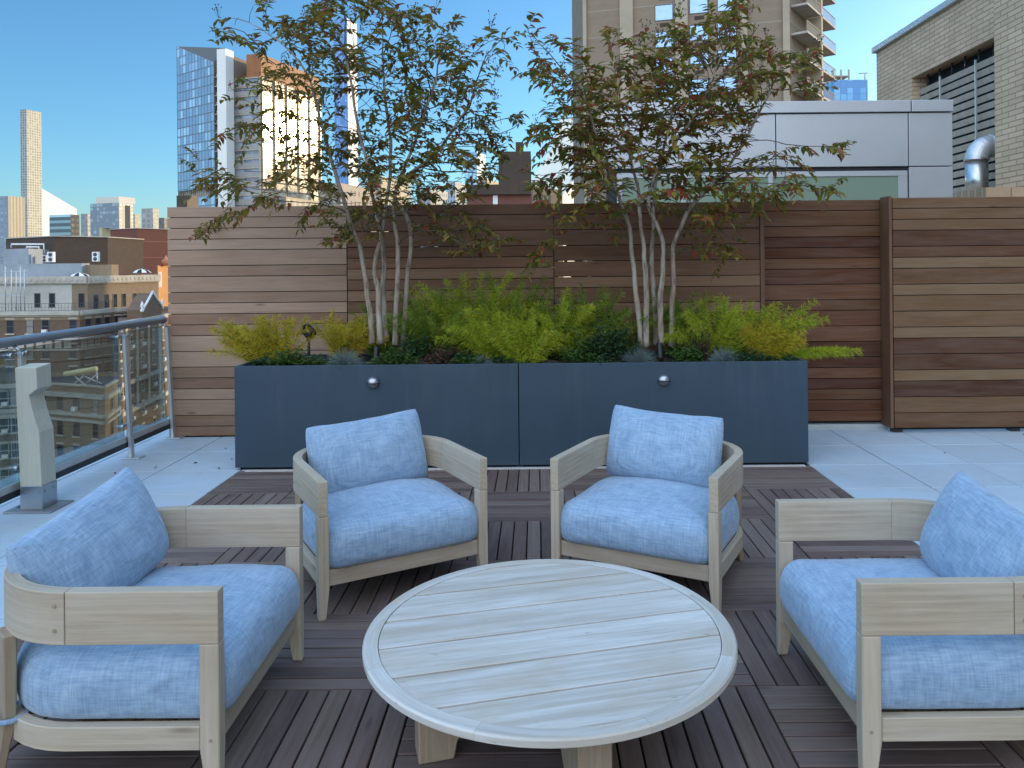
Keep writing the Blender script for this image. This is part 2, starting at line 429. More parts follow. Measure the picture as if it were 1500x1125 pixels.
# gate
GY = 7.1
x0, x1 = xj[3]+.05, at(1294,400,GY).x
g = thing('gate', 'reddish brown board gate recessed between the fence and the corner post', 'gate', ((x0+x1)/2, GY, 0))
mb = MB(); panel(mb, x0, x1, GY, board_rows(.07, 2.10, 34)); W(mb.build('board_panel', M['fence_red'], g, bevel=.002)); W(back.build('backing_batten', M['planter_dark'], g)); back = MB()
mb = MB(); mb.span((x0,GY+.036,.07),(x0+.06,GY+.08,2.08)); mb.span((x1-.06,GY+.036,.07),(x1,GY+.08,2.08)); mb.span((x0+.06,GY+.036,.07),(x1-.06,GY+.08,.13))
W(mb.build('gate_frame', M['dark_metal'], g))
mb = MB(); mb.span((x0-.1,GY-.02,-.04),(x1+.02,GY+.12,.045)); W(mb.build('threshold', M['alu'], g, bevel=.003))
# right fence run, standing a little nearer
RY = 6.9
xr = at(1308,400,RY).x
f2 = thing('fence', 'darker brown board fence run standing forward at the right, with corner post', 'fence', (xr+1.6, RY, 0))
mb = MB(); panel(mb, xr+.004, xr+3.4, RY, board_rows(.045, 2.10, 55)); W(mb.build('board_panel', M['fence_right'], f2, bevel=.002)); W(back.build('backing_batten', M['planter_dark'], f2))
mb = MB()
mb.span((xr-.028, RY+.008, .045), (xr, RY+.19, 2.115), axis=2)
W(mb.build('corner_board', M['fence_mid'], f2, bevel=.002))
mb = MB()
for x in (xr+.05, xr+1.1, xr+2.2, xr+3.3): mb.span((x-.04,RY+.034,-.04),(x+.04,RY+.11,2.05))
W(mb.build('back_post', M['dark_metal'], f2))

# ---------------------------------------------------------------- planters
PY, PH, PD = 5.846, .786, .76
def planter(x0, x1, label, lx):
    p = thing('planter', label, 'planter', ((x0+x1)/2, PY+PD/2, 0), 0, 'long slate planters')
    mb = MB(); z0 = .02; t = .03
    mb.span((x0,PY,z0),(x1,PY+t,PH)); mb.span((x0,PY+PD-t,z0),(x1,PY+PD,PH))
    mb.span((x0,PY+t,z0),(x0+t,PY+PD-t,PH-.0015)); mb.span((x1-t,PY+t,z0),(x1,PY+PD-t,PH-.0015))
    W(mb.build('body', M['planter'], p, bevel=.004, seg=2))
    mb = MB(); mb.span((x0+.03,PY+.03,-.002),(x1-.03,PY+PD-.03,.03)); W(mb.build('base', M['planter_dark'], p))
    mb = MB(); n, m = 60, 20; vs = []; fs = []
    for i in range(n+1):
        for j in range(m+1):
            x = x0+t+(x1-x0-2*t)*i/n; y = PY+t+(PD-2*t)*j/m
            e = min(1, min(i, n-i, j, m-j)/3)
            vs.append((x, y, PH-.045+.05*e*(.5+noise.noise(Vector((x*5,y*5,1))))))
    for i in range(n):
        for j in range(m): fs.append((i*(m+1)+j,(i+1)*(m+1)+j,(i+1)*(m+1)+j+1,i*(m+1)+j+1))
    mb.add(vs, fs, smooth=True); W(mb.build('soil', M['soil'], p))
    # dome step light
    c = at(lx[0], lx[1], PY); Mx = Matrix.Rotation(R(90), 4, 'X')
    mb = MB(); mb.lathe([(.046,0),(.047,.006),(.043,.02),(.034,.034),(.02,.043),(.004,.046)], (c.x, PY-.001, c.z), 28, M=Mx)
    o = W(mb.build('step_light', M['steel'], p))
    mb = MB(); mb.span((c.x-.036, PY-.043, c.z-.007), (c.x+.036, PY-.02, c.z+.003)); W(mb.build('light_slot', M['black'], o)) if False else None
    # eyelid slot: dark arc band under the hood
    mb = MB(); mb.lathe([(.0375,.0),(.0375,.0302),(.002,.0475)], (c.x, PY-.0015, c.z), 28, M=Mx)
    vs = mb.v; keep = MB()
    ring = 28
    for k in range(ring):
        a0 = 2*PI*k/ring
        k2 = (k+1) % ring
        if math.sin(a0) < -.0: pass
    sb = MB(); pts = [(c.x+.0435*math.cos(a), PY-.024-.021*math.sin(-a) if False else PY-.0015-.045*math.sqrt(max(0,1-(math.cos(a))**2*.86)), c.z-.006) for a in [PI*i/12 for i in range(13)]]
    sb.tube(pts, .0045, 6); ob = sb.build('light_slot', M['black'], o)
    return p
xm = at(760, 600, PY).x
planter(at(343.5,600,PY).x, xm-.003, 'left half of the long slate blue planter, under the tree nearer the railing', (547, 560))
planter(xm+.003, at(1184,600,PY).x, 'right half of the long slate blue planter, under the tree nearer the gate', (972, 556.5))
mb = MB(); mb.span((-2.2,5.795,.002),(2.0,5.842,.005)); tag(mb.build('edging_strip', M['strip']), kind='structure')

# ---------------------------------------------------------------- railing
rl = thing('railing', 'glass balustrade with round blue grey handrail along the roof edge', 'railing', (-3.34, 4.5, 0))
HX, HZ = -3.385, 1.067
mb = MB(); mb.tube([(HX, -1.5, HZ), (HX, 2, HZ), (HX, 7.02, HZ)], .032, 16); W(mb.build('handrail', M['rail_paint'], rl))
mb = MB(); mb.span((-3.372,-1.5,.10),(-3.312,7.35,.178), axis=1); W(mb.build('bottom_rail', M['alu'], rl, bevel=.002))
mb = MB(); mb.span((-3.3105,-1.5,.092),(-3.3065,7.35,.133), axis=1); W(mb.build('rail_shadow_strip', M['dark_metal'], rl))  # dark strip standing in for the shadow gap along the bottom rail
posts = [6.98, 6.26, 5.0, 3.75, 2.5, 1.25]
for k, y in enumerate(posts):
    mb = MB(); lean = .045
    v = []
    for z, dx in ((.012, 0), (1.0, -lean)):
        for (a, b) in ((-.026,-.012),(.026,-.012),(.026,.012),(-.026,.012)):
            v.append((-3.285+a*.0+dx+b, y+a, z))
    mb.add(v, [(0,1,2,3)[::-1],(4,5,6,7),(0,1,5,4),(1,2,6,5),(2,3,7,6),(3,0,4,7)])
    W(mb.build('post', M['alu'], rl, bevel=.002))
    mb = MB(); mb.span((-3.34,y-.055,.001),(-3.2,y+.055,.012)); W(mb.build('base_plate', M['alu'], rl, bevel=.003))
    if k:
        for z in (.27, .985):
            xx = -3.285-lean*(z/1.0)
            mb = MB(); mb.tube([(xx-.03,y-.085,z),(xx-.03,y+.085,z)], .011, 10)
            for s_ in (-1,1): mb.tube([(xx-.045,y+s_*.075,z),(xx-.005,y+s_*.075,z)], .019, 12)
            mb.tube([(xx-.035,y,z),(xx+.02,y,z)], .014, 10)
            W(mb.build('glass_clamp', M['steel'], rl))
    mb = MB(); mb.tube([(-3.33, y, .995),(HX, y, HZ-.02)], .012, 8); W(mb.build('bracket', M['steel'], rl))
for a, b in zip(posts, posts[1:]):
    mb = MB(); y0, y1 = b+.02, a-.02
    v = []
    for z in (.18, 1.02):
        xx = -3.285-.045*z-.032
        v += [(xx,y0,z),(xx,y1,z),(xx-.01,y1,z),(xx-.01,y0,z)]
    mb.add(v, [(0,1,2,3)[::-1],(4,5,6,7),(0,1,5,4),(1,2,6,5),(2,3,7,6),(3,0,4,7)])
    W(mb.build('glass_panel', M['glass'], rl))

# ---------------------------------------------------------------- notched timber bollard
b0 = at(32,750,4.897)
bo = thing('bollard', 'pale green grey timber bollard light with a notch cut near its top, beside the railing', 'bollard', (-3.20, 4.97, 0))
mb = MB(); wx, wy = .135, .15
x0, x1, y0, y1 = -3.27, -3.135, 4.895, 5.045
def lean(z): return -.037*z
# side profile in X-Z, notch opens on the right side; extruded along Y
prof = [(x0,.16),(x1,.16),(x1,.50),(x1-.035,.63),(x1-.055,.735),(x1,.775),(x1,.91),(x0,.91)]
n = len(prof); vs = []
for y in (y0, y1):
    for (x, z) in prof: vs.append((x+lean(z), y, z + (.012 if (y == y1 and z > .9) else 0)))
fs = [tuple(range(n)), tuple(reversed(range(n, 2*n)))]+[(i, i+n, (i+1)%n+n, (i+1)%n) for i in range(n)]
mb.add(vs, [tuple(reversed(q)) for q in fs], [(p[2], p[0], p[1]) for p in vs]); W(mb.build('shaft', M['post'], bo, bevel=.003))
mb = MB(); c = ((x0+x1)/2-.003, (y0+y1)/2, .087)
mb.box(c, (x1-x0+.006, y1-y0+.006, .15)); W(mb.build('base_shoe', M['steel'], bo, bevel=.003))
mb = MB(); mb.span((x0-.09,y0-.045,.001),(x1+.075,y1+.06,.012)); W(mb.build('base_plate', plain('galvanised plate', (.3,.32,.34), .5, .6), bo, bevel=.002))
mb = MB()
for dx in (.025,.11): mb.tube([(x0+dx,y0-.004,.125),(x0+dx,y0-.009,.125)], .007, 10)
for dy in (.03,.12): mb.tube([(x1+.002,y0+dy,.125),(x1+.006,y0+dy,.125)], .007, 10)
W(mb.build('bolt', M['steel'], bo))
# ---------------------------------------------------------------- armchairs (front faces local -Y, post centres at x = +-.385, y = 0)
def arc(cx, cy, r, a0, a1, n): return [(cx+r*math.cos(a0+(a1-a0)*i/n), cy+r*math.sin(a0+(a1-a0)*i/n)) for i in range(n+1)]
def sweep(mb, path, th, z0, z1):
    """vertical band of thickness th along a plan path"""
    n = len(path); vs = []; gs = []; L = 0
    for i in range(n):
        p = Vector(path[i]); a = Vector(path[max(i-1,0)]); b = Vector(path[min(i+1,n-1)])
        t = (b-a).normalized(); nr = Vector((-t.y, t.x)); 
        if i: L += (p-Vector(path[i-1])).length
        for (o, z) in ((-th/2,z0),(th/2,z0),(th/2,z1),(-th/2,z1)):
            q = p+nr*o; vs.append((q.x,q.y,z)); gs.append((L, z, o))
    fs = []
    for i in range(n-1):
        for k in range(4):
            k2 = (k+1) % 4; fs.append((i*4+k, (i+1)*4+k, (i+1)*4+k2, i*4+k2))
    fs.append((0,1,2,3)); m = (n-1)*4; fs.append((m+3,m+2,m+1,m))
    mb.add(vs, fs, gs)
HW = .385; CR = .31; YB = .725; YJ = YB-CR
def seat_outline(hw, yf, yb, rf, rb, n=8):
    p = arc(hw-rf, yf+rf, rf, -PI/2, 0, n)[:] + arc(hw-rb, yb-rb, rb, 0, PI/2, n+4) + arc(-hw+rb, yb-rb, rb, PI/2, PI, n+4) + arc(-hw+rf, yf+rf, rf, PI, 1.5*PI, n)
    # densify
    out = []
    for a, b in zip(p, p[1:]+p[:1]):
        a = Vector(a); b = Vector(b); m = max(1, int((b-a).length/.04))
        for i in range(m): out.append(a.lerp(b, i/m))
    return out
def cushion_seat(parent, seed):
    ol = seat_outline(.378, -.035, .70, .085, .28)
    c = Vector((0, .34)); mb = MB(); vs = []; rings = []
    prof = [(-.30,.205),(-.05,.2055),(-.012,.208),(.002,.226),(.008,.262),(.008,.30),(.004,.33),(-.006,.355),(-.022,.377),(-.045,.392),(-.075,.402)]
    N = len(ol)
    def inset(p, i, d):
        a = ol[i-1]; b = ol[(i+1) % N]; t = (b-a).normalized(); nr = Vector((t.y, -t.x)); return p + nr*d
    def put(x, y, z):
        q = Vector((x, y, z)); n1 = noise.noise(q*4.5+Vector((seed*3.1,0,0))); n2 = noise.noise(q*11+Vector((0,seed*2.3,0)))
        k = min(1, max(0, (z-.2)/.05))
        vs.append((x*(1+.006*n1*k), y+.004*n2*k, z + (.008*n1+.004*n2)*k))
    for (d, z) in prof[1:]:
        for i in range(N):
            q = inset(ol[i], i, d); put(q.x, q.y, z)
    for (sc, z) in ((.72,.415),(.55,.424),(.38,.428),(.2,.43)):
        for i in range(N):
            q = inset(ol[i], i, -.075); q = c+(q-c)*sc; put(q.x, q.y, z)
    nr = len(vs)//N; fs = []
    for r in range(nr-1):
        for i in range(N):
            i2 = (i+1) % N; fs.append((r*N+i, r*N+i2, (r+1)*N+i2, (r+1)*N+i))
    fs.append(tuple(reversed(range(N))))
    put(c.x, c.y, .431); top = len(vs)-1; b = (nr-1)*N
    for i in range(N): fs.append((b+i, b+(i+1)%N, top))
    mb.add(vs, fs, smooth=True)
    o = mb.build('seat_cushion', M['fabric'], parent, subsurf=1)
    return o
def cushion_back(parent, seed, tilt, yaw, roll, dx, dz, dy):
    Wd, Hh, T = .64, .40, .20; N, K = 26, 18; vs = []; fs = []
    def pt(i, j, sgn):
        s = -1+2*i/N; t = -1+2*j/K
        s_ = math.copysign(abs(s)**.85, s); t_ = math.copysign(abs(t)**.85, t)
        k_ = 1-.055*(abs(s_)*abs(t_))**5
        x = Wd/2*s_*(1-.012*(1-t_**2)*abs(s_)**3)*k_
        z = Hh/2*t_*(1-.03*(1-s_**2)*abs(t_)**3)*k_
        prof = ((1-abs(s_)**3.2)**.55)*((1-abs(t_)**2.6)**.6) if abs(s_) < 1 and abs(t_) < 1 else 0
        y = sgn*T/2*prof*(1.1-.22*t_)
        q = Vector((x*6+seed*5, z*6, sgn))
        wr = noise.noise(q)*.010 + noise.noise(q*2.3)*.005
        top = max(0, t_-.2); wr += top*.012*math.sin(x*48+noise.noise(q)*4)*(.4+.6*noise.noise(Vector((x*9,seed,0))))
        return Vector((x, y+wr*prof*sgn, z-.012*(1-s_**2)*(t_ > 0)*t_ + .004*noise.noise(q*1.7)))
    idx = {}
    for sgn in (-1, 1):
        for i in range(N+1):
            for j in range(K+1):
                edge = i in (0, N) or j in (0, K)
                key = (0 if edge else sgn, i, j)
                if key not in idx: idx[key] = len(vs); vs.append(pt(i, j, sgn))
    def ix(sgn, i, j): return idx[(0 if (i in (0,N) or j in (0,K)) else sgn, i, j)]
    for sgn in (-1, 1):
        for i in range(N):
            for j in range(K):
                q = (ix(sgn,i,j), ix(sgn,i+1,j), ix(sgn,i+1,j+1), ix(sgn,i,j+1))
                fs.append(q if sgn < 0 else q[::-1])
    mb = MB(); mb.add(vs, fs, smooth=True)
    o = mb.build('back_cushion', M['fabric'], parent, subsurf=1)
    o.location = (dx, .535+dy, .60+dz); o.rotation_euler = (R(tilt), R(roll), R(yaw))
    return o
def armchair(name_label, loc, rz, seed, tilt=-17, yaw=0, roll=0, dx=0, dz=0, dy=0):
    ch = thing('armchair', name_label, 'armchair', loc, rz, 'four lounge armchairs around the coffee table')
    for s in (-1, 1):
        mb = MB(); path = [(s*HW, -.027), (s*HW, .1), (s*HW, .25), (s*HW, YJ-.001)]
        sweep(mb, path if s > 0 else path, .042, .447, .60); mb.build('arm', M['teak'], ch, bevel=.003, seg=2)
        # front leg: square to the seat rail, tapering on the inside below it
        mb = MB(); v = []
        for (z, w_, d_) in ((0,.030,.036),(.135,.046,.056),(.446,.046,.056)):
            xo = s*(HW+.021); xi = xo - s*w_
            for (x, y) in ((xo,-.027),(xi,-.027),(xi,-.027+d_),(xo,-.027+d_)): v.append((x,y,z))
        fs = [(0,1,2,3),(11,10,9,8)]
        for r in range(2):
            for k in range(4):
                k2 = (k+1)%4; fs.append((r*4+k,(r+1)*4+k,(r+1)*4+k2,r*4+k2))
        if s > 0: fs = [f_[::-1] for f_ in fs]
        mb.add(v, [f_[::-1] for f_ in fs], [(p[2],p[0],p[1]) for p in v]); mb.build('leg', M['teak'], ch, bevel=.003)
        # rear leg, broad, set on the curve and splayed back a little
        mb = MB(); v = []
        bx, by = s*(HW-.065), YB-.085
        for (z, w_, px_, py_) in ((0,.055,s*.012,.03),(.2,.075,0,.0),(.452,.085,0,0)):
            Mz = Matrix.Rotation(s*R(-45), 3, 'Z')
            for (x, y) in ((-.5,-.22),(.5,-.22),(.5,.22),(-.5,.22)):
                q = Mz @ Vector((x*w_, y*w_, 0)); v.append((bx+px_+q.x, by+py_+q.y, z))
        fs = [(3,2,1,0),(8,9,10,11)]
        for r in range(2):
            for k in range(4):
                k2 = (k+1)%4; fs.append((r*4+k,r*4+k2,(r+1)*4+k2,(r+1)*4+k))
        mb.add(v, fs, [(p[2],p[0],p[1]) for p in v]); mb.build('leg', M['teak_end'], ch, bevel=.004)
        # small dowel plugs
        mb = MB()
        for (y, z) in ((-.002,.17),(YJ+.03,.56),(YJ+.03,.49)): mb.tube([(s*(HW+.019),y,z),(s*(HW+.0222),y,z)], .0055, 10)
        mb.build('dowel', M['teak_end'], ch)
    mb = MB()
    path = arc(HW-CR, YJ, CR, 0, PI/2, 12) + arc(-HW+CR, YJ, CR, PI/2, PI, 12)
    sweep(mb, path, .042, .447, .60); mb.build('back_rail', M['teak'], ch, bevel=.003, seg=2)
    mb = MB()
    path = [(HW-.002,.031),(HW-.002,.2)] + arc(HW-.002-.29, YB-.30, .29, 0, PI/2, 10) + arc(-HW+.002+.29, YB-.30, .29, PI/2, PI, 10) + [(-HW+.002,.2),(-HW+.002,.031)]
    sweep(mb, path, .034, .137, .207)
    mb.span((-HW+.026,-.012,.137),(HW-.026,.026,.207), axis=0)
    mb.build('seat_rail', M['teak'], ch, bevel=.003)
    mb = MB()
    for k in range(6): mb.span((-HW+.03,.06+k*.1,.165),(HW-.03,.13+k*.1,.185) if k < 4 else (HW-.12,.13+k*.1,.185)) if k < 4 else mb.span((-HW+.13,.06+k*.1,.165),(HW-.13,.12+k*.1,.185))
    mb.build('seat_slats', M['teak_end'], ch)
    cushion_seat(ch, seed); cushion_back(ch, seed, tilt, yaw, roll, dx, dz, dy)
    return ch
# front-post midpoints measured on the floor
c1 = armchair('armchair nearest the railing at lower left, back cushion slumped, facing right', (-.953, 2.635, 0), R(90), 1, -19, -6, -9, .05, -.045, .05)
c2 = armchair('armchair behind the table on the left, before the left planter half', (-.612, 3.565, 0), R(30), 2, -15, 3, -3, .0, -.045, .015)
c3 = armchair('armchair behind the table on the right, before the right planter half', (.428, 3.56, 0), R(-27.5), 3, -15, -3, 1.5, -.03, -.03, .015)
c4 = armchair('armchair at lower right cut by the frame edge, facing left across the table', (.957, 2.645, 0), R(-90), 4, -19, -4, 3, -.01, -.055, .03)
mb = MB(); pts = []
for a in [2*PI*i/16 for i in range(17)]:
    pts.append((-HW+.065+.052*math.cos(a), YB-.085+.052*math.sin(a), .205+.004*math.sin(a)))
# fabric tie around the near rear leg of the first chair
mb.tube(pts, .008, 8); mb.build('tie_strap', M['fabric'], c1)

# ---------------------------------------------------------------- round coffee table
TC = Vector((.03, 2.54)); TR = .598; TH = .34; ta = R(13.9)
t = thing('coffee_table', 'low round coffee table of pale bleached planks with a ring rim', 'coffee table', (TC.x, TC.y, 0), ta)
mb = MB(); n = 96; ri = TR-.047; z0, z1 = TH-.027, TH
segs = 8
for s in range(segs):
    m = n//segs; vs = []; gs = []
    for i in range(m+1):
        a = 2*PI*(s*m+i)/n + .2
        if i == 0: a += .0006
        if i == m: a -= .0006
        for (r_, z) in ((ri,z0),(TR-.006,z0),(TR,z0+.005),(TR,z1-.005),(TR-.005,z1),(ri,z1)):
            vs.append((r_*math.cos(a), r_*math.sin(a), z)); gs.append((a*TR, r_, z))
    fs = []
    for i in range(m):
        for k in range(6):
            k2 = (k+1)%6; fs.append((i*6+k,(i+1)*6+k,(i+1)*6+k2,i*6+k2))
    fs.append(tuple(range(6))[::-1]); fs.append(tuple(m*6+k for k in range(6)))
    mb.add(vs, [f_[::-1] for f_ in fs], gs)
mb.build('rim', M['bleached'], t)
rp = ri-.0025; P = 2*rp/6
mb = MB()
for k in range(6):
    ya, yb_ = -rp+k*P+.0048, -rp+(k+1)*P-.0048
    pts = []
    K = 14
    lo = [ (math.sqrt(max(0, rp*rp-y*y)), y) for y in [ya+(yb_-ya)*i/K for i in range(K+1)]]
    poly = [(x, y) for (x, y) in lo]+[(-x, y) for (x, y) in reversed(lo)]
    # clean duplicates at the caps
    q = []
    for p in poly:
        if not q or (Vector(p)-Vector(q[-1])).length > .002: q.append(p)
    if (Vector(q[0])-Vector(q[-1])).length < .002: q.pop()
    m = len(q); vs = [(x,y,z0+.004) for (x,y) in q]+[(x,y,z1-.001) for (x,y) in q]
    fs = [tuple(range(m))[::-1], tuple(range(m,2*m))]+[(i,(i+1)%m,(i+1)%m+m,i+m) for i in range(m)]
    mb.add(vs, fs, [(p[0], p[1]+k*3.3, p[2]) for p in vs])
mb.build('tabletop', M['bleached'], t, bevel=.0012)
mb = MB(); mb.lathe([(ri-.004,TH-.036),(ri-.004,TH-.0245)], (0,0,0), 48, smooth=False); mb.build('under_ring', M['planter_dark'], t)
for k in range(4):
    a = PI/2*k + R(2)
    Mz = Matrix.Rotation(a, 4, 'Z'); mb = MB(); prof = [(.435,0),(.435,TH-.037),(.0,TH-.037),(.0,.215),(.10,.205),(.20,.175),(.27,.12),(.315,.05),(.325,0)]
    wd = .10; vs = []
    for y in (-wd/2, wd/2):
        for (x, z) in prof: vs.append(Mz @ Vector((x if x else wd/2*.0+.051, y, z)))
    m = len(prof); gs = [(p.z, p.x, p.y) for p in vs]
    fs = [tuple(range(m))[::-1], tuple(range(m,2*m))]+[(i,(i+1)%m,(i+1)%m+m,i+m) for i in range(m)]
    mb.add(vs, fs, gs); mb.build('leg', M['teak_end'], t, bevel=.004)
# ---------------------------------------------------------------- foliage materials
def leaf_mat(name, stops, rough=.45, trans=.35):
    tint = 'myrtle' in name
    t = NT(name); r = t.rnd(); g = t.attr()
    c = t.ramp(r, *stops)
    sp = t.n('ShaderNodeSeparateXYZ'); t.set(sp.inputs[0], g)
    n = t.noise(t.obj(), 14, 3, .6)
    if tint: c = t.mix(t.ramp(n, (.5, 0), (.8, .4)), c, (.13,.05,.02))
    if tint: c = t.mix(t.math('MULTIPLY', t.ramp(sp.outputs[0], (.5, 0), (1, 1)), .25), c, (.09,.06,.02))
    t.done(c, rough, None, 0, .35)
    tl = t.n('ShaderNodeBsdfTranslucent'); t.set(tl.inputs[0], t.mix(.4, c, (.12,.11,.01), 'ADD') if tint else c)
    mx = t.n('ShaderNodeMixShader'); mx.inputs[0].default_value = trans
    t.L.new(t.b.outputs[0], mx.inputs[1]); t.L.new(tl.outputs[0], mx.inputs[2]); t.L.new(mx.outputs[0], t.out.inputs[0])
    return t.m
M['leaf'] = leaf_mat('crape myrtle leaf', [(0,(.095,.09,.022)),(.28,(.155,.145,.028)),(.55,(.235,.20,.03)),(.76,(.26,.165,.034)),(.92,(.27,.10,.032)),(.985,(.28,.04,.028))], trans=.42)
M['leaf2'] = leaf_mat('crape myrtle leaf turning', [(0,(.095,.105,.022)),(.24,(.17,.18,.028)),(.5,(.26,.23,.032)),(.7,(.27,.165,.036)),(.86,(.30,.10,.034)),(.955,(.36,.045,.034))], trans=.42)
M['amsonia'] = leaf_mat('feathery yellow green', [(0,(.17,.25,.012)),(.4,(.27,.36,.015)),(.75,(.38,.42,.018)),(1,(.46,.38,.02))], .6, .35)
M['amsonia_gold'] = leaf_mat('feathery gold', [(0,(.26,.28,.012)),(.4,(.40,.36,.015)),(.75,(.50,.36,.018)),(1,(.48,.25,.02))], .6, .35)
M['amsonia_dark'] = leaf_mat('feathery mid green', [(0,(.075,.13,.012)),(.4,(.13,.20,.014)),(.75,(.19,.26,.016)),(1,(.26,.28,.02))], .6, .35)
M['fescue'] = leaf_mat('blue fescue blade', [(0,(.09,.14,.14)),(.5,(.14,.20,.20)),(1,(.20,.25,.23))], .6, .2)
M['herb'] = leaf_mat('low green leaf', [(0,(.03,.075,.015)),(.5,(.055,.12,.02)),(1,(.09,.16,.03))], .5, .3)
M['herb_dark'] = leaf_mat('dark green leaf', [(0,(.018,.05,.02)),(.5,(.03,.075,.028)),(1,(.05,.10,.035))], .5, .3)
M['russet'] = leaf_mat('russet leaf', [(0,(.08,.03,.03)),(.5,(.13,.05,.045)),(1,(.16,.08,.06))], .6, .25)
M['twig'] = plain('twig bark', (.10,.075,.055), .8, var=.3, scale=30)
def bark():
    t = NT('pale peeling bark'); g = t.attr(); o = t.obj()
    n1 = t.noise(t.mapping(o, (30, 30, 7)), 1, 5, .65); n2 = t.noise(t.mapping(o, (9, 9, 3)), 1, 4, .6)
    c = t.mix(t.ramp(n2, (.35, 0), (.65, 1)), (.43,.38,.31), (.33,.25,.185))
    c = t.mix(t.ramp(n1, (.46, 0), (.68, .9)), c, (.13,.095,.07))
    return t.done(c, .75, t.bump(n1, .006, .6), 0, .2)
M['bark'] = bark()

def leaf_geo(mb, p, d, up, L, Wd, curl=.15):
    """pointed oval leaf, folded on the midrib"""
    d = d.normalized(); s = d.cross(up)
    if s.length < 1e-4: s = d.orthogonal()
    s.normalize(); n = s.cross(d)
    a = p; b = p+d*L*.28; c = p+d*L*.62 - n*L*curl*.35; e = p+d*L - n*L*curl
    f = .22*Wd
    vs = [a, b+s*Wd*.42+n*f, b-s*Wd*.42+n*f, b, c+s*Wd*.40+n*f*.7, c-s*Wd*.40+n*f*.7, c, e]
    g = [(0,0,0),(.28,1,0),(.28,-1,0),(.28,0,0),(.62,1,0),(.62,-1,0),(.62,0,0),(1,0,0)]
    mb.add(vs, [(0,3,1),(0,2,3),(3,6,4,1),(3,2,5,6),(6,7,4),(6,5,7)], g, smooth=False)

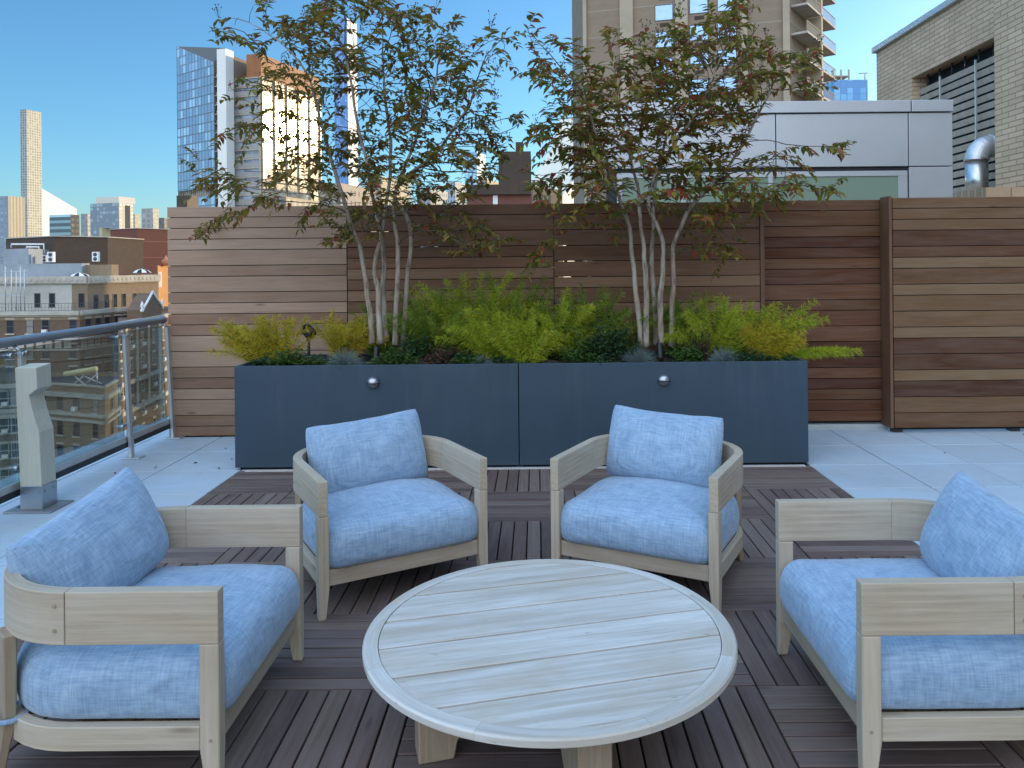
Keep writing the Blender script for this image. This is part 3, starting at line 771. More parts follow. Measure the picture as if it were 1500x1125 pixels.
# ---------------------------------------------------------------- crape myrtles
def grow_tree(label, base_uv, trunks, blobs, seed, leafmat, base_Y=6.2):
    rg = random.Random(seed); Y0 = base_Y
    root = at(base_uv[0], base_uv[1], Y0)
    tr = thing('crape_myrtle', label, 'tree', (root.x, Y0, .75), 0, 'crape myrtles growing in the planters')
    att = []
    for (u, v, r) in blobs:
        cnt = max(3, int(r*r/42))
        for k in range(cnt):
            a = rg.uniform(0, 2*PI); q = r*math.sqrt(rg.random())
            Y = Y0 + max(-1, min(1, rg.gauss(0, .45)))*.75
            p = at(u+q*math.cos(a), v+q*math.sin(a), Y); att.append(p)
    nodes = []; par = []; tid = []
    trunk_pts = []
    for ti, t in enumerate(trunks):
        pts = [at(u, v, Y0+dy) for (u, v, dy) in t]
        # smooth resample
        fine = []
        for i in range(len(pts)-1):
            p0 = pts[max(i-1,0)]; p1 = pts[i]; p2 = pts[i+1]; p3 = pts[min(i+2,len(pts)-1)]
            m = max(2, int((p2-p1).length/.055))
            for k in range(m):
                s = k/m
                q = .5*((2*p1)+(p2-p0)*s+(2*p0-5*p1+4*p2-p3)*s*s+(3*p1-p0-3*p2+p3)*s**3)
                q = q + Vector((noise.noise(q*6+Vector((ti*9,0,0))), noise.noise(q*6+Vector((0,ti*9,5))), 0))*.010
                fine.append(q)
        fine.append(pts[-1])
        prev = -1
        for q in fine:
            nodes.append(q); par.append(prev); tid.append(ti); prev = len(nodes)-1
    ntr = len(nodes)
    import numpy as np
    step, infl, kill = .07, .75, .095
    A = np.array([tuple(p) for p in att]); alive = np.ones(len(A), bool)
    last = {}; kids_n = {}
    for it in range(120):
        P = np.array([tuple(p) for p in nodes])
        idx = np.where(alive)[0]
        if len(idx) == 0: break
        D = np.linalg.norm(A[idx][:,None,:]-P[None,:,:], axis=2)
        # trunk feet do not sprout; growth prefers nodes lower than the target
        D[:, P[:,2] < 1.55] += 5
        D += np.maximum(0, P[None,:,2]-A[idx][:,None,2])*.9
        near = D.argmin(1); dist = D[np.arange(len(idx)), near]
        grow = {}
        for a_i, n_i, d_ in zip(idx, near, dist):
            if d_ < kill: alive[a_i] = False; continue
            bd, c_ = last.get(a_i, (9, 0))
            if d_ < bd-.01: last[a_i] = (d_, 0)
            else:
                last[a_i] = (bd, c_+1)
                if c_ > 5: alive[a_i] = False; continue
            if d_ < infl+it*.01:
                grow.setdefault(n_i, []).append(a_i)
        if not grow: break
        for n_i, ls in grow.items():
            d = Vector((0,0,0))
            for a_i in ls: d += (Vector(A[a_i])-nodes[n_i]).normalized()
            d = d.normalized()
            if par[n_i] >= 0: d += (nodes[n_i]-nodes[par[n_i]]).normalized()*.55
            d += Vector((rg.uniform(-1,1),rg.uniform(-1,1),rg.uniform(-.6,1)))*.16
            q = nodes[n_i]+d.normalized()*step
            if len(kids_n.setdefault(n_i, [])) >= 3 or any((q-nodes[k]).length < .03 for k in kids_n[n_i]):
                for a_i in ls: last[a_i] = (last.get(a_i, (9,0))[0], last.get(a_i, (9,0))[1]+2)
                continue
            kids_n[n_i].append(len(nodes))
            nodes.append(q); par.append(n_i); tid.append(tid[n_i])
    N = len(nodes); kids = [[] for _ in range(N)]
    for i, p in enumerate(par):
        if p >= 0: kids[p].append(i)
    rad = [0.0]*N
    for i in range(N-1, -1, -1):
        if not kids[i]: rad[i] = .0022
    order = list(range(N))
    def calc(i):
        pass
    # children always have a larger index than their parent
    for i in range(N-1, -1, -1):
        if kids[i]: rad[i] = min(.03, (sum(rad[k]**2.35 for k in kids[i]))**(1/2.35)+.00004)
    # foot radii of the trunks follow the photo's slender stems
    for i in range(ntr):
        z = nodes[i].z; target = .0255 - max(0, z-.8)*.0095
        rad[i] = max(min(rad[i], .03), max(.004, target)) if z < 2.6 else max(rad[i], .004)
    def chains(roots, own):
        out = []
        st = list(roots)
        while st:
            i = st.pop(); ch = [par[i]] if par[i] >= 0 else []
            j = i
            while True:
                ch.append(j)
                ks = [k for k in kids[j] if own(k)]
                if not ks: break
                ks.sort(key=lambda k: -rad[k]); st += ks[1:]; j = ks[0]
            out.append(ch)
        return out
    for ti in range(len(trunks)):
        mine = [i for i in range(ntr) if tid[i] == ti]
        mb = MB(); pts = [nodes[i] for i in mine]
        rr = [rad[i]*(1+.12*noise.noise(nodes[i]*9)) for i in mine]; rr[0] *= 1.2
        mb.tube(pts, rr, 10); W3(mb.build('trunk', M['bark'], tr), tr)
    mb = MB()
    roots = [k for i in range(ntr) for k in kids[i] if k >= ntr]
    for ch in chains(roots, lambda k: k >= ntr):
        pts = [nodes[i] for i in ch]
        if len(pts) < 2: continue
        rr = [min(rad[i], rad[ch[1]]) for i in ch]
        mb.tube(pts, rr, 6, mi=0 if rr[1] > .0062 else 1)
    o = mb.build('branches', [M['bark'], M['twig']], tr); W3(o, tr)
    # leaves in loose opposite pairs along the thin shoots, arching over at the ends
    mb = MB(); pods = MB(); nl = 0
    for i in range(ntr, N):
        if rad[i] > .0042: continue
        p = nodes[i]; d = (p-nodes[par[i]]).normalized()
        dens = noise.noise(p*1.9+Vector((seed,3,0)))
        tip = not kids[i]
        if dens < -.13 and not tip: continue
        if tip and dens < -.3: continue
        npair = 1 if not tip else 3
        if rad[i] > .0034 and rg.random() < .5: continue
        if not tip and rg.random() < .12: continue
        sd0 = d.cross(Vector((0,0,1)));
        if sd0.length < .1: sd0 = Vector((1,0,0))
        sd0.normalize()
        # a short shoot off the twig carries several pairs
        axis = (d + Vector((rg.uniform(-.8,.8),rg.uniform(-.8,.8),rg.uniform(-.5,.6)))).normalized()
        L = rg.uniform(.10,.20) if tip else rg.uniform(.05,.13)
        m = max(1, int(L/.028))
        for k in range(m+1):
            q = p + axis*L*k/m + Vector((0,0,-.25*L*(k/m)**2))
            for s in (-1, 1):
                if rg.random() < .14: continue
                side = axis.cross(Vector((0,0,1)));
                if side.length < .1: side = sd0
                side.normalize()
                dd = (side*s + axis*rg.uniform(.35,.9) + Vector((rg.uniform(-.3,.3),rg.uniform(-.3,.3),rg.uniform(-.7,.35))))
                l = rg.uniform(.048,.084)*(1.1 if seed > 1 else 1)
                leaf_geo(mb, q, dd, Vector((rg.uniform(-.4,.4),rg.uniform(-.4,.4),1)), l, l*rg.uniform(.42,.56), rg.uniform(.05,.45)); nl += 1
        pods.tube([p, p+axis*L+Vector((0,0,-.2*L))], .0014, 4, caps=False, mi=1) if m > 0 else None
        if tip and p.z > 2.6 and rg.random() < .33:
            for k in range(rg.randint(6, 12)):
                q = p+axis*L + Vector((rg.gauss(0,.022),rg.gauss(0,.022),rg.uniform(0,.10)))
                pods.lathe([(.001,-.006),(.0055,-.001),(.0055,.003),(.001,.007)], q, 6)
                pods.tube([p+axis*L*.9, q], .0009, 3, caps=False, mi=1)
    W3(mb.build('foliage', leafmat, tr), tr)
    W3(pods.build('seed_heads', [plain('seed pod', (.06,.05,.03), .7), M['twig']], tr), tr)
    print('tree', N, 'nodes', nl, 'leaves')
    return tr
def W3(o, p):
    o.matrix_parent_inverse = Matrix.Translation(p.location).inverted(); return o

T1 = [[(545,503,0),(543,470,.01),(538,430,.0),(533,395,.02),(528,360,.05),(517,338,.06),(505,300,.05),(494,262,.02),(480,215,-.05),(468,170,-.1),(455,120,-.15)],
      [(558,503,-.02),(556,470,-.02),(555,430,.0),(549,400,.02),(551,375,.0),(558,345,-.03),(553,320,-.06),(545,285,-.1),(538,240,-.15),(525,190,-.2),(515,130,-.25),(505,70,-.3)],
      [(566,500,.08),(563,460,.1),(561,420,.1),(564,390,.12),(560,350,.15),(563,315,.2),(570,270,.25),(572,215,.3),(566,160,.35),(560,90,.4)],
      [(579,505,.03),(580,470,.02),(582,430,.0),(583,390,.02),(583,360,.04),(578,330,.08),(577,300,.1),(585,262,.1),(605,215,.08),(622,165,.0),(640,110,-.05)],
      [(590,505,.1),(592,470,.09),(596,430,.08),(597,395,.1),(602,360,.12),(602,340,.14),(594,315,.2),(578,285,.25),(600,255,.2),(632,232,.15),(660,195,.1),(690,150,.1)]]
B1 = [(340,45,22),(375,18,22),(400,60,30),(345,130,24),(328,185,14),(400,120,30),(365,190,22),(308,250,24),(350,262,22),(420,170,36),(450,60,34),(500,20,34),(560,25,36),(600,50,42),(540,100,46),(480,120,40),(620,105,42),(662,68,32),(692,118,32),(722,75,22),(748,52,12),(650,170,46),(580,170,44),(700,205,36),(735,180,24),(520,200,40),(450,240,40),(400,285,28),(480,290,36),(560,255,40),(620,250,42),(680,262,38),(722,245,28),(540,318,26),(600,322,36),(650,330,32),(690,345,26),(667,372,12),(490,348,14),(318,325,10),(298,347,10),(730,352,14),(760,178,14)]
T2 = [[(940,507,0),(938,480,.0),(935,450,.02),(930,410,.04),(926,375,.05),(923,345,.06),(918,320,.06),(905,285,.05),(890,240,.0),(872,190,-.05),(855,140,-.1)],
      [(947,508,-.04),(947,470,-.04),(946,430,-.03),(945,400,-.02),(944,365,-.02),(939,340,0),(937,310,.02),(936,285,.02),(928,250,.05),(915,200,.1),(905,150,.1),(898,90,.1)],
      [(961,505,.1),(961,465,.1),(958,425,.12),(955,385,.14),(956,345,.16),(957,310,.2),(960,270,.22),(972,220,.25),(985,160,.3),(990,100,.3)],
      [(968,506,.0),(968,470,-.02),(968,430,-.02),(971,390,-.02),(971,355,-.02),(960,325,-.05),(950,300,-.08),(958,262,-.12),(985,215,-.15),(1020,165,-.2),(1045,110,-.2),(1070,50,-.2)],
      [(984,507,.05),(984,470,.05),(985,430,.04),(986,395,.04),(986,360,.06),(996,335,.08),(1006,312,.08),(1022,292,.05),(1050,265,.0),(1080,225,-.05),(1105,180,-.1),(1130,130,-.1)]]
B2 = [(772,45,12),(790,62,18),(815,95,26),(842,122,30),(792,112,18),(890,40,14),(920,55,22),(960,78,30),(1000,72,34),(1040,50,32),(1078,22,30),(1095,70,30),(1060,110,40),(1010,130,40),(960,140,36),(905,132,30),(870,160,32),(830,170,28),(798,195,24),(850,210,36),(900,210,40),(950,200,40),(1000,200,40),(1050,180,36),(1100,140,32),(1140,112,30),(1180,88,18),(1193,130,14),(1110,190,20),(1160,215,16),(1208,208,12),(1140,238,20),(1100,235,24),(1050,240,30),(990,250,36),(930,250,36),(870,255,32),(822,250,26),(790,265,18),(1060,280,30),(1110,270,26),(1160,275,22),(1205,275,16),(1235,290,8),(980,292,24),(920,292,22),(870,290,18),(1020,305,16),(1066,340,16),(1055,372,10),(830,322,10),(800,350,12),(785,375,8)]
grow_tree('multi stemmed crape myrtle nearer the railing, crown before the glass tower', (566,503), T1, B1, 1, M['leaf'])
grow_tree('multi stemmed crape myrtle nearer the gate, crown reddening before the tan tower', (962,507), T2, B2, 2, M['leaf2'])

# ---------------------------------------------------------------- planter underplanting
SZ = .76
def amsonia(u, Y, h, spread, lean, label, mat='amsonia', seed=0, n=34, grp='feathery yellow green perennials in the planters'):
    rg = random.Random(seed*17+5); c = at(u, 520, Y); x0 = c.x
    th = thing('amsonia', label, 'plant', (x0, Y, SZ-.02), 0, grp)
    st = MB(); lf = MB()
    for k in range(n):
        a = rg.uniform(0, 2*PI); q = math.sqrt(rg.random())
        L = h*1.2*rg.uniform(.75, 1.1)
        d0 = Vector((math.cos(a)*q*spread*.85 + lean, math.sin(a)*q*spread*.35, 1)).normalized()
        p = Vector((rg.uniform(-.07,.07), rg.uniform(-.05,.05), 0)); pts = [p.copy()]
        m = max(6, int(L/.035)); d = d0.copy()
        for i in range(m):
            d = (d + Vector((math.cos(a)*.035*q + lean*.05, math.sin(a)*.02*q, (-.06*q - abs(lean)*.03 - .012) if n > 10 else -.008))).normalized()
            p = p + d*(L/m); pts.append(p.copy())
        st.tube(pts, [.0022-.0014*i/m for i in range(m+1)], 4, caps=False)
        for i in range(int(m*.22), m+1):
            q0 = pts[i]; t = (pts[i]-pts[i-1]).normalized() if i else d0
            side = t.orthogonal().normalized(); f = i/m
            for b in range(15):
                ang = rg.uniform(0, 2*PI)
                o_ = Matrix.Rotation(ang, 3, t) @ side
                ld = (o_*rg.uniform(.7,1.1) + t*rg.uniform(.35,1.0) + Vector((0,0,-.1))).normalized()
                l = rg.uniform(.045,.085)*(1.1-.3*f); w_ = .0017
                pp = q0 + t*rg.uniform(-.015,.015); wv = ld.cross(Vector((0,-1,.3))).normalized()*w_
                e = pp+ld*l+Vector((0,0,-.008)); md = pp+ld*l*.55
                lf.add([pp-wv*.6, pp+wv*.6, md+wv, e, md-wv], [(0,1,2,4),(4,2,3)], [(0,0,0),(0,0,0),(.5,0,0),(1,0,0),(.5,0,0)])
    st.build('stems', M['herb'], th); lf.build('foliage', M[mat], th); return th
AM = [(412,6.12,.34,.9,-.3,'golden feathery clump at the left end of the planter, beside the black spotlight','amsonia_gold',34),
 (378,6.2,.34,.7,-.5,'sparse feathery shoots leaning out over the left planter end','amsonia_gold',20),
 (500,6.3,.33,.9,.0,'feathery clump between the black spotlight and the left tree stems','amsonia_gold',28),
 (560,6.45,.38,.8,.0,'feathery clump behind the stems of the left tree','amsonia_dark',26),
 (635,6.35,.50,.8,-.05,'feathery clump just right of the left tree stems','amsonia_dark',38),
 (688,6.38,.62,.65,.0,'tallest feathery clump, its tips highest on the fence','amsonia',36),
 (722,6.12,.44,.9,.05,'brightest feathery clump in the middle of the planter row','amsonia',44),
 (748,6.36,.58,.65,.02,'feathery clump behind the joint of the two planters','amsonia_dark',36),
 (770,6.0,.30,.9,.0,'feathery clump drooping over the front edge at the planter joint','amsonia',30),
 (820,6.3,.46,.85,.02,'feathery clump a step right of the planter joint','amsonia',38),
 (862,6.38,.48,.7,.02,'feathery clump left of the right tree behind green leaves','amsonia_dark',28),
 (922,6.42,.46,.5,-.08,'narrow feathery clump just left of the right tree stems','amsonia_dark',18),
 (1005,6.4,.45,.8,.0,'feathery clump right behind the stems of the right tree','amsonia_dark',32),
 (1048,6.15,.40,.9,.05,'feathery clump above the russet plant in the right planter','amsonia',36),
 (1090,6.3,.42,.8,.12,'feathery clump second from the right end of the planter','amsonia',34),
 (1118,6.08,.30,.9,.25,'golden feathery clump at the right planter end','amsonia_gold',28),
 (1112,6.15,.58,.12,2.3,'longest feathery plume reaching out level toward the gate','amsonia',9),
 (1098,6.2,.60,.14,.72,'feathery plume rising slantwise before the gate','amsonia',7)]
for i, (u, Y, h, sp, ln, lb, mt, n) in enumerate(AM): amsonia(u, Y, h, sp, ln, lb, mt, i, n)

def tuft(u, Y, r, label, seed):
    rg = random.Random(seed); c = at(u, 520, Y); th = thing('fescue_tuft', label, 'grass tuft', (c.x, Y, SZ-.02), 0, 'blue grey grass tufts in the planters')
    mb = MB()
    for k in range(420):
        a = rg.uniform(0, 2*PI); e = math.acos(rg.uniform(.12, 1)); l = r*rg.uniform(.75,1.1)
        d = Vector((math.sin(e)*math.cos(a), math.sin(e)*math.sin(a), math.cos(e)))
        p = Vector((rg.uniform(-.02,.02), rg.uniform(-.02,.02), 0)); s = d.cross(Vector((.2,-1,.1))).normalized()*.0016
        m = p+d*l*.55; e_ = p+d*l+Vector((0,0,-.03*l/r*math.sin(e)))
        mb.add([p-s,p+s,m+s,e_,m-s], [(0,1,2,4),(4,2,3)], [(0,0,0),(0,0,0),(.5,0,0),(1,0,0),(.5,0,0)])
    mb.build('blades', M['fescue'], th)
tuft(505, 5.98, .19, 'round blue grey grass tuft left of the left tree', 1)
tuft(936, 5.99, .18, 'round blue grey grass tuft left of the right tree', 2)
tuft(1060, 5.98, .17, 'blue grey grass tuft below the russet plant in the right planter', 3)
tuft(705, 5.97, .12, 'small grey grass tuft at the front edge near the planter joint', 4)

def herb(u, Y, rx, h, label, mat, seed, n=150, ls=.032):
    h *= 1.7; rx *= 1.3; ls *= 1.3; n = int(n*1.25)
    rg = random.Random(seed+90); c = at(u, 520, Y); th = thing('ground_cover', label, 'plant', (c.x, Y, SZ-.02), 0, 'low leafy plants along the planter front')
    lf = MB(); st = MB()
    for k in range(n//6):
        a = rg.uniform(0, 2*PI); q = math.sqrt(rg.random()); top = Vector((math.cos(a)*q*rx, math.sin(a)*q*.09, h*(1-.6*q*q)*rg.uniform(.6,1.1)))
        b = Vector((top.x*.4, top.y*.4, 0)); st.tube([b, (b+top)/2+Vector((0,0,.01)), top], .0016, 4, caps=False)
        for j in range(7):
            p = b.lerp(top, .35+.65*j/6); a2 = rg.uniform(0, 2*PI)
            d = Vector((math.cos(a2), math.sin(a2)-.25, rg.uniform(-.1,.7)))
            l = ls*rg.uniform(.7,1.3); leaf_geo(lf, p, d, Vector((rg.uniform(-.3,.3),-.3,1)), l, l*.55, rg.uniform(.1,.4))
    st.build('stems', M['herb_dark'], th); lf.build('foliage', M[mat], th)
HB = [(388,6.0,.10,.07,'low leafy plant at the far left planter corner','herb_dark',110,.03),
 (425,5.97,.13,.10,'low green leafy plant under the golden clump','herb',190,.03),
 (465,5.96,.09,.07,'small bright leafy plant beneath the black spotlight','herb',110,.026),
 (580,5.96,.16,.10,'bright green leafy mat right below the left tree stems','herb',240,.026),
 (612,6.15,.14,.17,'dark leafy bush right behind the left tree stems','herb_dark',190,.032),
 (648,6.02,.12,.11,'russet brown leafy mound right of the left tree','russet',240,.02),
 (686,5.96,.11,.08,'small bright leafy mat between russet mound and planter joint','herb',170,.026),
 (850,5.98,.14,.13,'green leafy mound at the front of the right planter','herb',220,.03),
 (893,6.05,.18,.24,'broad dark green leafy bush left of the right tree','herb_dark',340,.034),
 (876,5.94,.12,.07,'low dark leaves spilling over the planter rim','herb_dark',140,.028),
 (1003,5.97,.13,.10,'bright leafy plant right below the right tree stems','herb',200,.03),
 (1024,6.05,.12,.18,'russet seedy mound right of the right tree','russet',300,.018),
 (1100,5.97,.14,.08,'low dark leafy mat near the right planter end','herb_dark',190,.026),
 (1148,5.98,.10,.06,'low dark leaves in the far right planter corner','herb_dark',110,.026),
 (735,5.95,.07,.07,'tiny green sprigs at the left side of the planter joint','herb_dark',90,.024)]
for i, (u, Y, rx, h, lb, mt, n, ls) in enumerate(HB): herb(u, Y, rx, h, lb, mt, i, n, ls)

# planter spotlights
def spot(u, v, Y, r, label, aim):
    c = at(u, v, Y); th = thing('spotlight', label, 'spotlight', (c.x, Y, SZ-.03), 0)
    z = c.z-(SZ-.03)
    Mx = Matrix.Rotation(R(aim), 4, 'X')
    mb = MB(); mb.lathe([(r*.75,-.08),(r,-.05),(r,.05),(r*1.04,.055),(r*.9,.06),(r*.86,.03)], (0,0,z), 24, M=Mx); mb.build('lamp_head', M['black'], th)
    mb = MB(); mb.tube([(0,.0,-.05),(0,.0,z-r*.5)], .012, 10); mb.build('stake', M['black'], th)
    mb = MB(); mb.span((-.008,-.012,z-r*1.1),(.008,.012,z-r*.4)); mb.build('bracket', M['black'], th)
spot(452, 486, 6.2, .048, 'black spotlight on a stake facing out between the golden clumps', 70)
spot(551, 519, 6.0, .022, 'small black uplight stake at the foot of the left tree', -20)
spot(967, 514, 6.0, .024, 'small black uplight stake at the foot of the right tree', -20)
# ---------------------------------------------------------------- city materials
def facade(name, wall, glass, px, pz, fx, fz, wvar=.1, grough=.12, wrough=.8, gspec=.6, bands=None, metal=0.0):
    """masonry or curtain wall with a window grid laid out on gco (along the wall, height)"""
    t = NT(name); sp = t.n('ShaderNodeSeparateXYZ'); t.set(sp.inputs[0], t.attr())
    u = t.math('DIVIDE', sp.outputs[0], px); v = t.math('DIVIDE', sp.outputs[1], pz)
    fu = t.math('FRACT', u); fv = t.math('FRACT', v)
    mu = t.math('LESS_THAN', t.math('ABSOLUTE', t.math('SUBTRACT', fu, .5)), fx/2)
    mv = t.math('LESS_THAN', t.math('ABSOLUTE', t.math('SUBTRACT', fv, .5)), fz/2)
    ms = t.math('MULTIPLY', mu, mv)
    cb = t.n('ShaderNodeCombineXYZ'); t.set(cb.inputs[0], t.math('FLOOR', u)); t.set(cb.inputs[1], t.math('FLOOR', v))
    wn_ = t.n('ShaderNodeTexWhiteNoise', noise_dimensions='3D'); t.set(wn_.inputs[0], cb.outputs[0])
    gl = t.mix(t.ramp(wn_.outputs[0], (.55, 0), (.95, .6)), glass, tuple(min(1, x*2.2+.06) for x in glass))
    n = t.noise(t.attr(), .35, 5, .6)
    wl = t.mix(t.ramp(n, (.3, 0), (.75, 1)), tuple(x*(1-wvar) for x in wall), tuple(min(1, x*(1+wvar)) for x in wall))
    c = t.mix(ms, wl, gl)
    r = t.math('ADD', t.math('MULTIPLY', ms, grough-wrough), wrough)
    t.done(c, r, None, metal, gspec)
    return t.m
def brickmat(name, a, b, mortar, sx=.42, sz=.1, bump=.006):
    t = NT(name); g = t.attr()
    br = t.n('ShaderNodeTexBrick', offset=.5, inp={'Vector': g, 'Color1': a, 'Color2': b, 'Mortar': mortar, 'Scale': 1.0, 'Mortar Size': .011, 'Mortar Smooth': .2, 'Bias': 0.0, 'Brick Width': sx, 'Row Height': sz})
    n = t.noise(g, .8, 6, .65)
    c = t.mix(t.ramp(n, (.35, 0), (.75, .35)), br.outputs['Color'], (.12,.09,.06))
    return t.done(c, .85, t.bump(t.math('SUBTRACT', 1, br.outputs['Fac']), bump, .7), 0, .2)
M['tan_brick'] = brickmat('tan brick', (.74,.53,.35), (.62,.44,.285), (.35,.27,.19))
M['brown_brick'] = brickmat('brown apartment brick', (.19,.125,.085), (.15,.098,.07), (.16,.13,.10), .5, .14)
M['tan_apt'] = brickmat('tan apartment brick', (.31,.225,.145), (.265,.195,.125), (.23,.19,.145), .5, .14)
M['dark_brick'] = brickmat('dark brown brick', (.085,.06,.045), (.07,.05,.04), (.08,.07,.06), .6, .16)
M['red_brick'] = brickmat('red brown brick', (.20,.075,.055), (.17,.065,.05), (.18,.09,.07), .6, .16)
M['limestone'] = plain('limestone trim', (.46,.42,.35), .8, var=.15, scale=.8)
M['stucco'] = plain('cream stucco', (.48,.46,.40), .85, var=.15, scale=.5)
M['grey_wall'] = plain('grey blue render', (.28,.31,.33), .8, var=.15, scale=.4)
M['roof_dark'] = plain('tar roof', (.09,.09,.09), .9, var=.2, scale=.3)
M['roof_light'] = plain('pale roof coating', (.45,.45,.44), .85, var=.2, scale=.3)
M['white_paint'] = plain('white paint', (.75,.75,.72), .5)
M['win_frame'] = plain('window frame', (.10,.10,.10), .5)
M['win_frame_light'] = plain('pale window frame', (.5,.48,.44), .6)
def winglass(name, c, rough=.06):
    t = NT(name); o = t.n('ShaderNodeObjectInfo').outputs['Random']
    cc = t.ramp(o, (0, c), (.6, tuple(x*1.3+.01 for x in c)), (.85, tuple(x*1.5+.06 for x in c)), (1, (.32,.30,.26)))
    return t.done(cc, rough, None, 0, .8)
M['pane'] = winglass('dark window pane', (.02,.025,.03))
spn = NT('sky reflecting pane'); M['pane_sky'] = spn.done(spn.mix(spn.noise(spn.obj(), 1.5, 3), (.25,.40,.58), (.50,.64,.78)), .08, None, .65, .8)
def mirror_glass(name, c, rough):
    t = NT(name); g = t.attr(); n = t.noise(g, .12, 3, .5)
    cb = t.mix(t.ramp(n, (.35, 0), (.7, 1)), c, tuple(min(1, x*1.35) for x in c))
    return t.done(cb, rough, None, .75, .8)
M['panel_metal'] = plain('satin metal panel', (.50,.52,.54), .42, .55, var=.05, scale=1.2)

def poly_uv(corners, depth=None, back=None):
    """visible corners (u, Y) left to right -> ccw XY polygon with a hidden back"""
    pts = [at(u, VPY, Y) for (u, Y) in corners]
    p = [(q.x, q.y) for q in pts]
    L, Rr = Vector(p[0]), Vector(p[-1])
    d = Vector((0, depth or 20))
    return p+[tuple(Rr+d), tuple(L+d)]
def zv(u, v, Y): return at(u, v, Y).z
GZ = -46.0
def block(name, label, cat, corners, vtop, mat, depth=25, z0=GZ, group=None, roof=None, parapet=0, ref=None):
    """simple building: walls part + roof part"""
    ref = ref if ref is not None else (1 if len(corners) > 2 else 0)
    p = poly_uv(corners, depth); u, Y = corners[ref]; zt = zv(u, vtop, Y)
    cx = sum(q[0] for q in p)/len(p); cy = sum(q[1] for q in p)/len(p)
    th = thing(name, label, cat, (cx, cy, z0), 0, group)
    mb = MB(); mb.prism(p, z0, zt, top=False); W3(mb.build('walls', mat, th), th)
    mb = MB(); zr = zt-parapet-.02
    mb.add([(q[0],q[1],zr) for q in p], [tuple(range(len(p)))]); W3(mb.build('roof', roof or M['roof_dark'], th), th)
    if parapet:
        mb = MB()
        n = len(p)
        for i in range(n):
            a = Vector(p[i]); b = Vector(p[(i+1)%n]); d = (b-a).normalized(); nr = Vector((d.y,-d.x))
            a2 = a+nr*.15-d*.1; b2 = b+nr*.15+d*.1
            ang = math.atan2(d.y, d.x); c = (a2+b2)/2-nr*.3
            mb.box((c.x, c.y, zt+.06*parapet), ((b2-a2).length, .7, .3*parapet), Matrix.Rotation(ang, 3, 'Z'))
        W3(mb.build('coping', M['limestone'], th), th)
    th['zt'] = zt; del th['zt']
    return th, p, zt
class Wall:
    """a vertical wall a->b seen from outside; places trim and windows on it"""
    def __init__(s, th, a, b):
        s.th = th; s.a = Vector(a[:2]); s.b = Vector(b[:2]); s.d = (s.b-s.a).normalized(); s.n = Vector((s.d.y, -s.d.x)); s.L = (s.b-s.a).length
        s.ang = math.atan2(s.d.y, s.d.x); s.M3 = Matrix.Rotation(s.ang, 3, 'Z')
    def pt(s, t, z, out=0): q = s.a+s.d*t+s.n*out; return Vector((q.x, q.y, z))
    def strip(s, mb, t0, t1, z0, z1, out0, out1):
        c = s.pt((t0+t1)/2, (z0+z1)/2, (out0+out1)/2); mb.box(c, (t1-t0, out1-out0, z1-z0), s.M3)
    def window(s, proto, t, z):
        o = copy_tree(proto, s.th); o.rotation_euler = (0,0,s.ang); o.location = s.pt(t, z, 0) - s.th.location; return o
    def tu(s, u):
        """distance along the wall where the photo column u meets it"""
        r = (u-VPX)/F; return (r*s.a.y - s.a.x)/(s.d.x - r*s.d.y)
PROTO = []
def win_proto(w_, h, frame='win_frame', sill='limestone', ac=False, lintel=True, deep=.18, split=2, pane='pane'):
    """window built round its centre: frame, panes as sub-part; sits on the wall plane"""
    mb = MB(); f = .07
    mb.span((-w_/2,-.05,-h/2),(-w_/2+f,.03,h/2)); mb.span((w_/2-f,-.05,-h/2),(w_/2,.03,h/2))
    mb.span((-w_/2+f,-.05,h/2-f),(w_/2-f,.03,h/2)); mb.span((-w_/2+f,-.05,-h/2),(w_/2-f,.03,-h/2+f))
    if split > 1: mb.span((-w_/2+f,-.06,-.04),(w_/2-f,.02,.04))
    o = mb.build('window', M[frame]); PROTO.append(o)
    g = MB(); g.span((-w_/2+.02,-.02,-h/2+.02),(w_/2-.02,.01,h/2-.02)); g.build('pane', M[pane], o)
    if sill:
        g = MB(); g.span((-w_/2-.12,-.16,-h/2-.16),(w_/2+.12,.02,-h/2-.002)); g.build('sill', M[sill], o)
    if lintel:
        g = MB(); g.span((-w_/2-.1,-.07,h/2+.002),(w_/2+.1,.02,h/2+.22)); g.build('lintel', M[sill or 'limestone'], o)
    if ac:
        g = MB(); g.span((-.33,-.42,-h/2+.06),(.33,-.06,-h/2+.5)); g.span((-.28,-.43,-h/2+.12),(.28,-.421,-h/2+.44)); g.build('air_conditioner', M['white_paint'], o)
    return o
def drop_protos():
    for o in PROTO:
        for c in list(o.children): bpy.data.objects.remove(c)
        bpy.data.objects.remove(o)
    PROTO.clear()

# ---------------------------------------------------------------- ground
mb = MB(); S = 9000
mb.add([(-S,-S,GZ),(S,-S,GZ),(S,S,GZ),(-S,S,GZ)], [(0,1,2,3)])
tag(mb.build('ground', plain('streets far below', (.06,.06,.062), .9, var=.4, scale=.02)), kind='structure')
# the building this roof belongs to
mb = MB(); mb.span((-3.9,-18,GZ),(9,12,-.61)); o = mb.build('own_building', M['tan_brick'])
tag(o, 'brick building that carries the roof terrace', 'building')

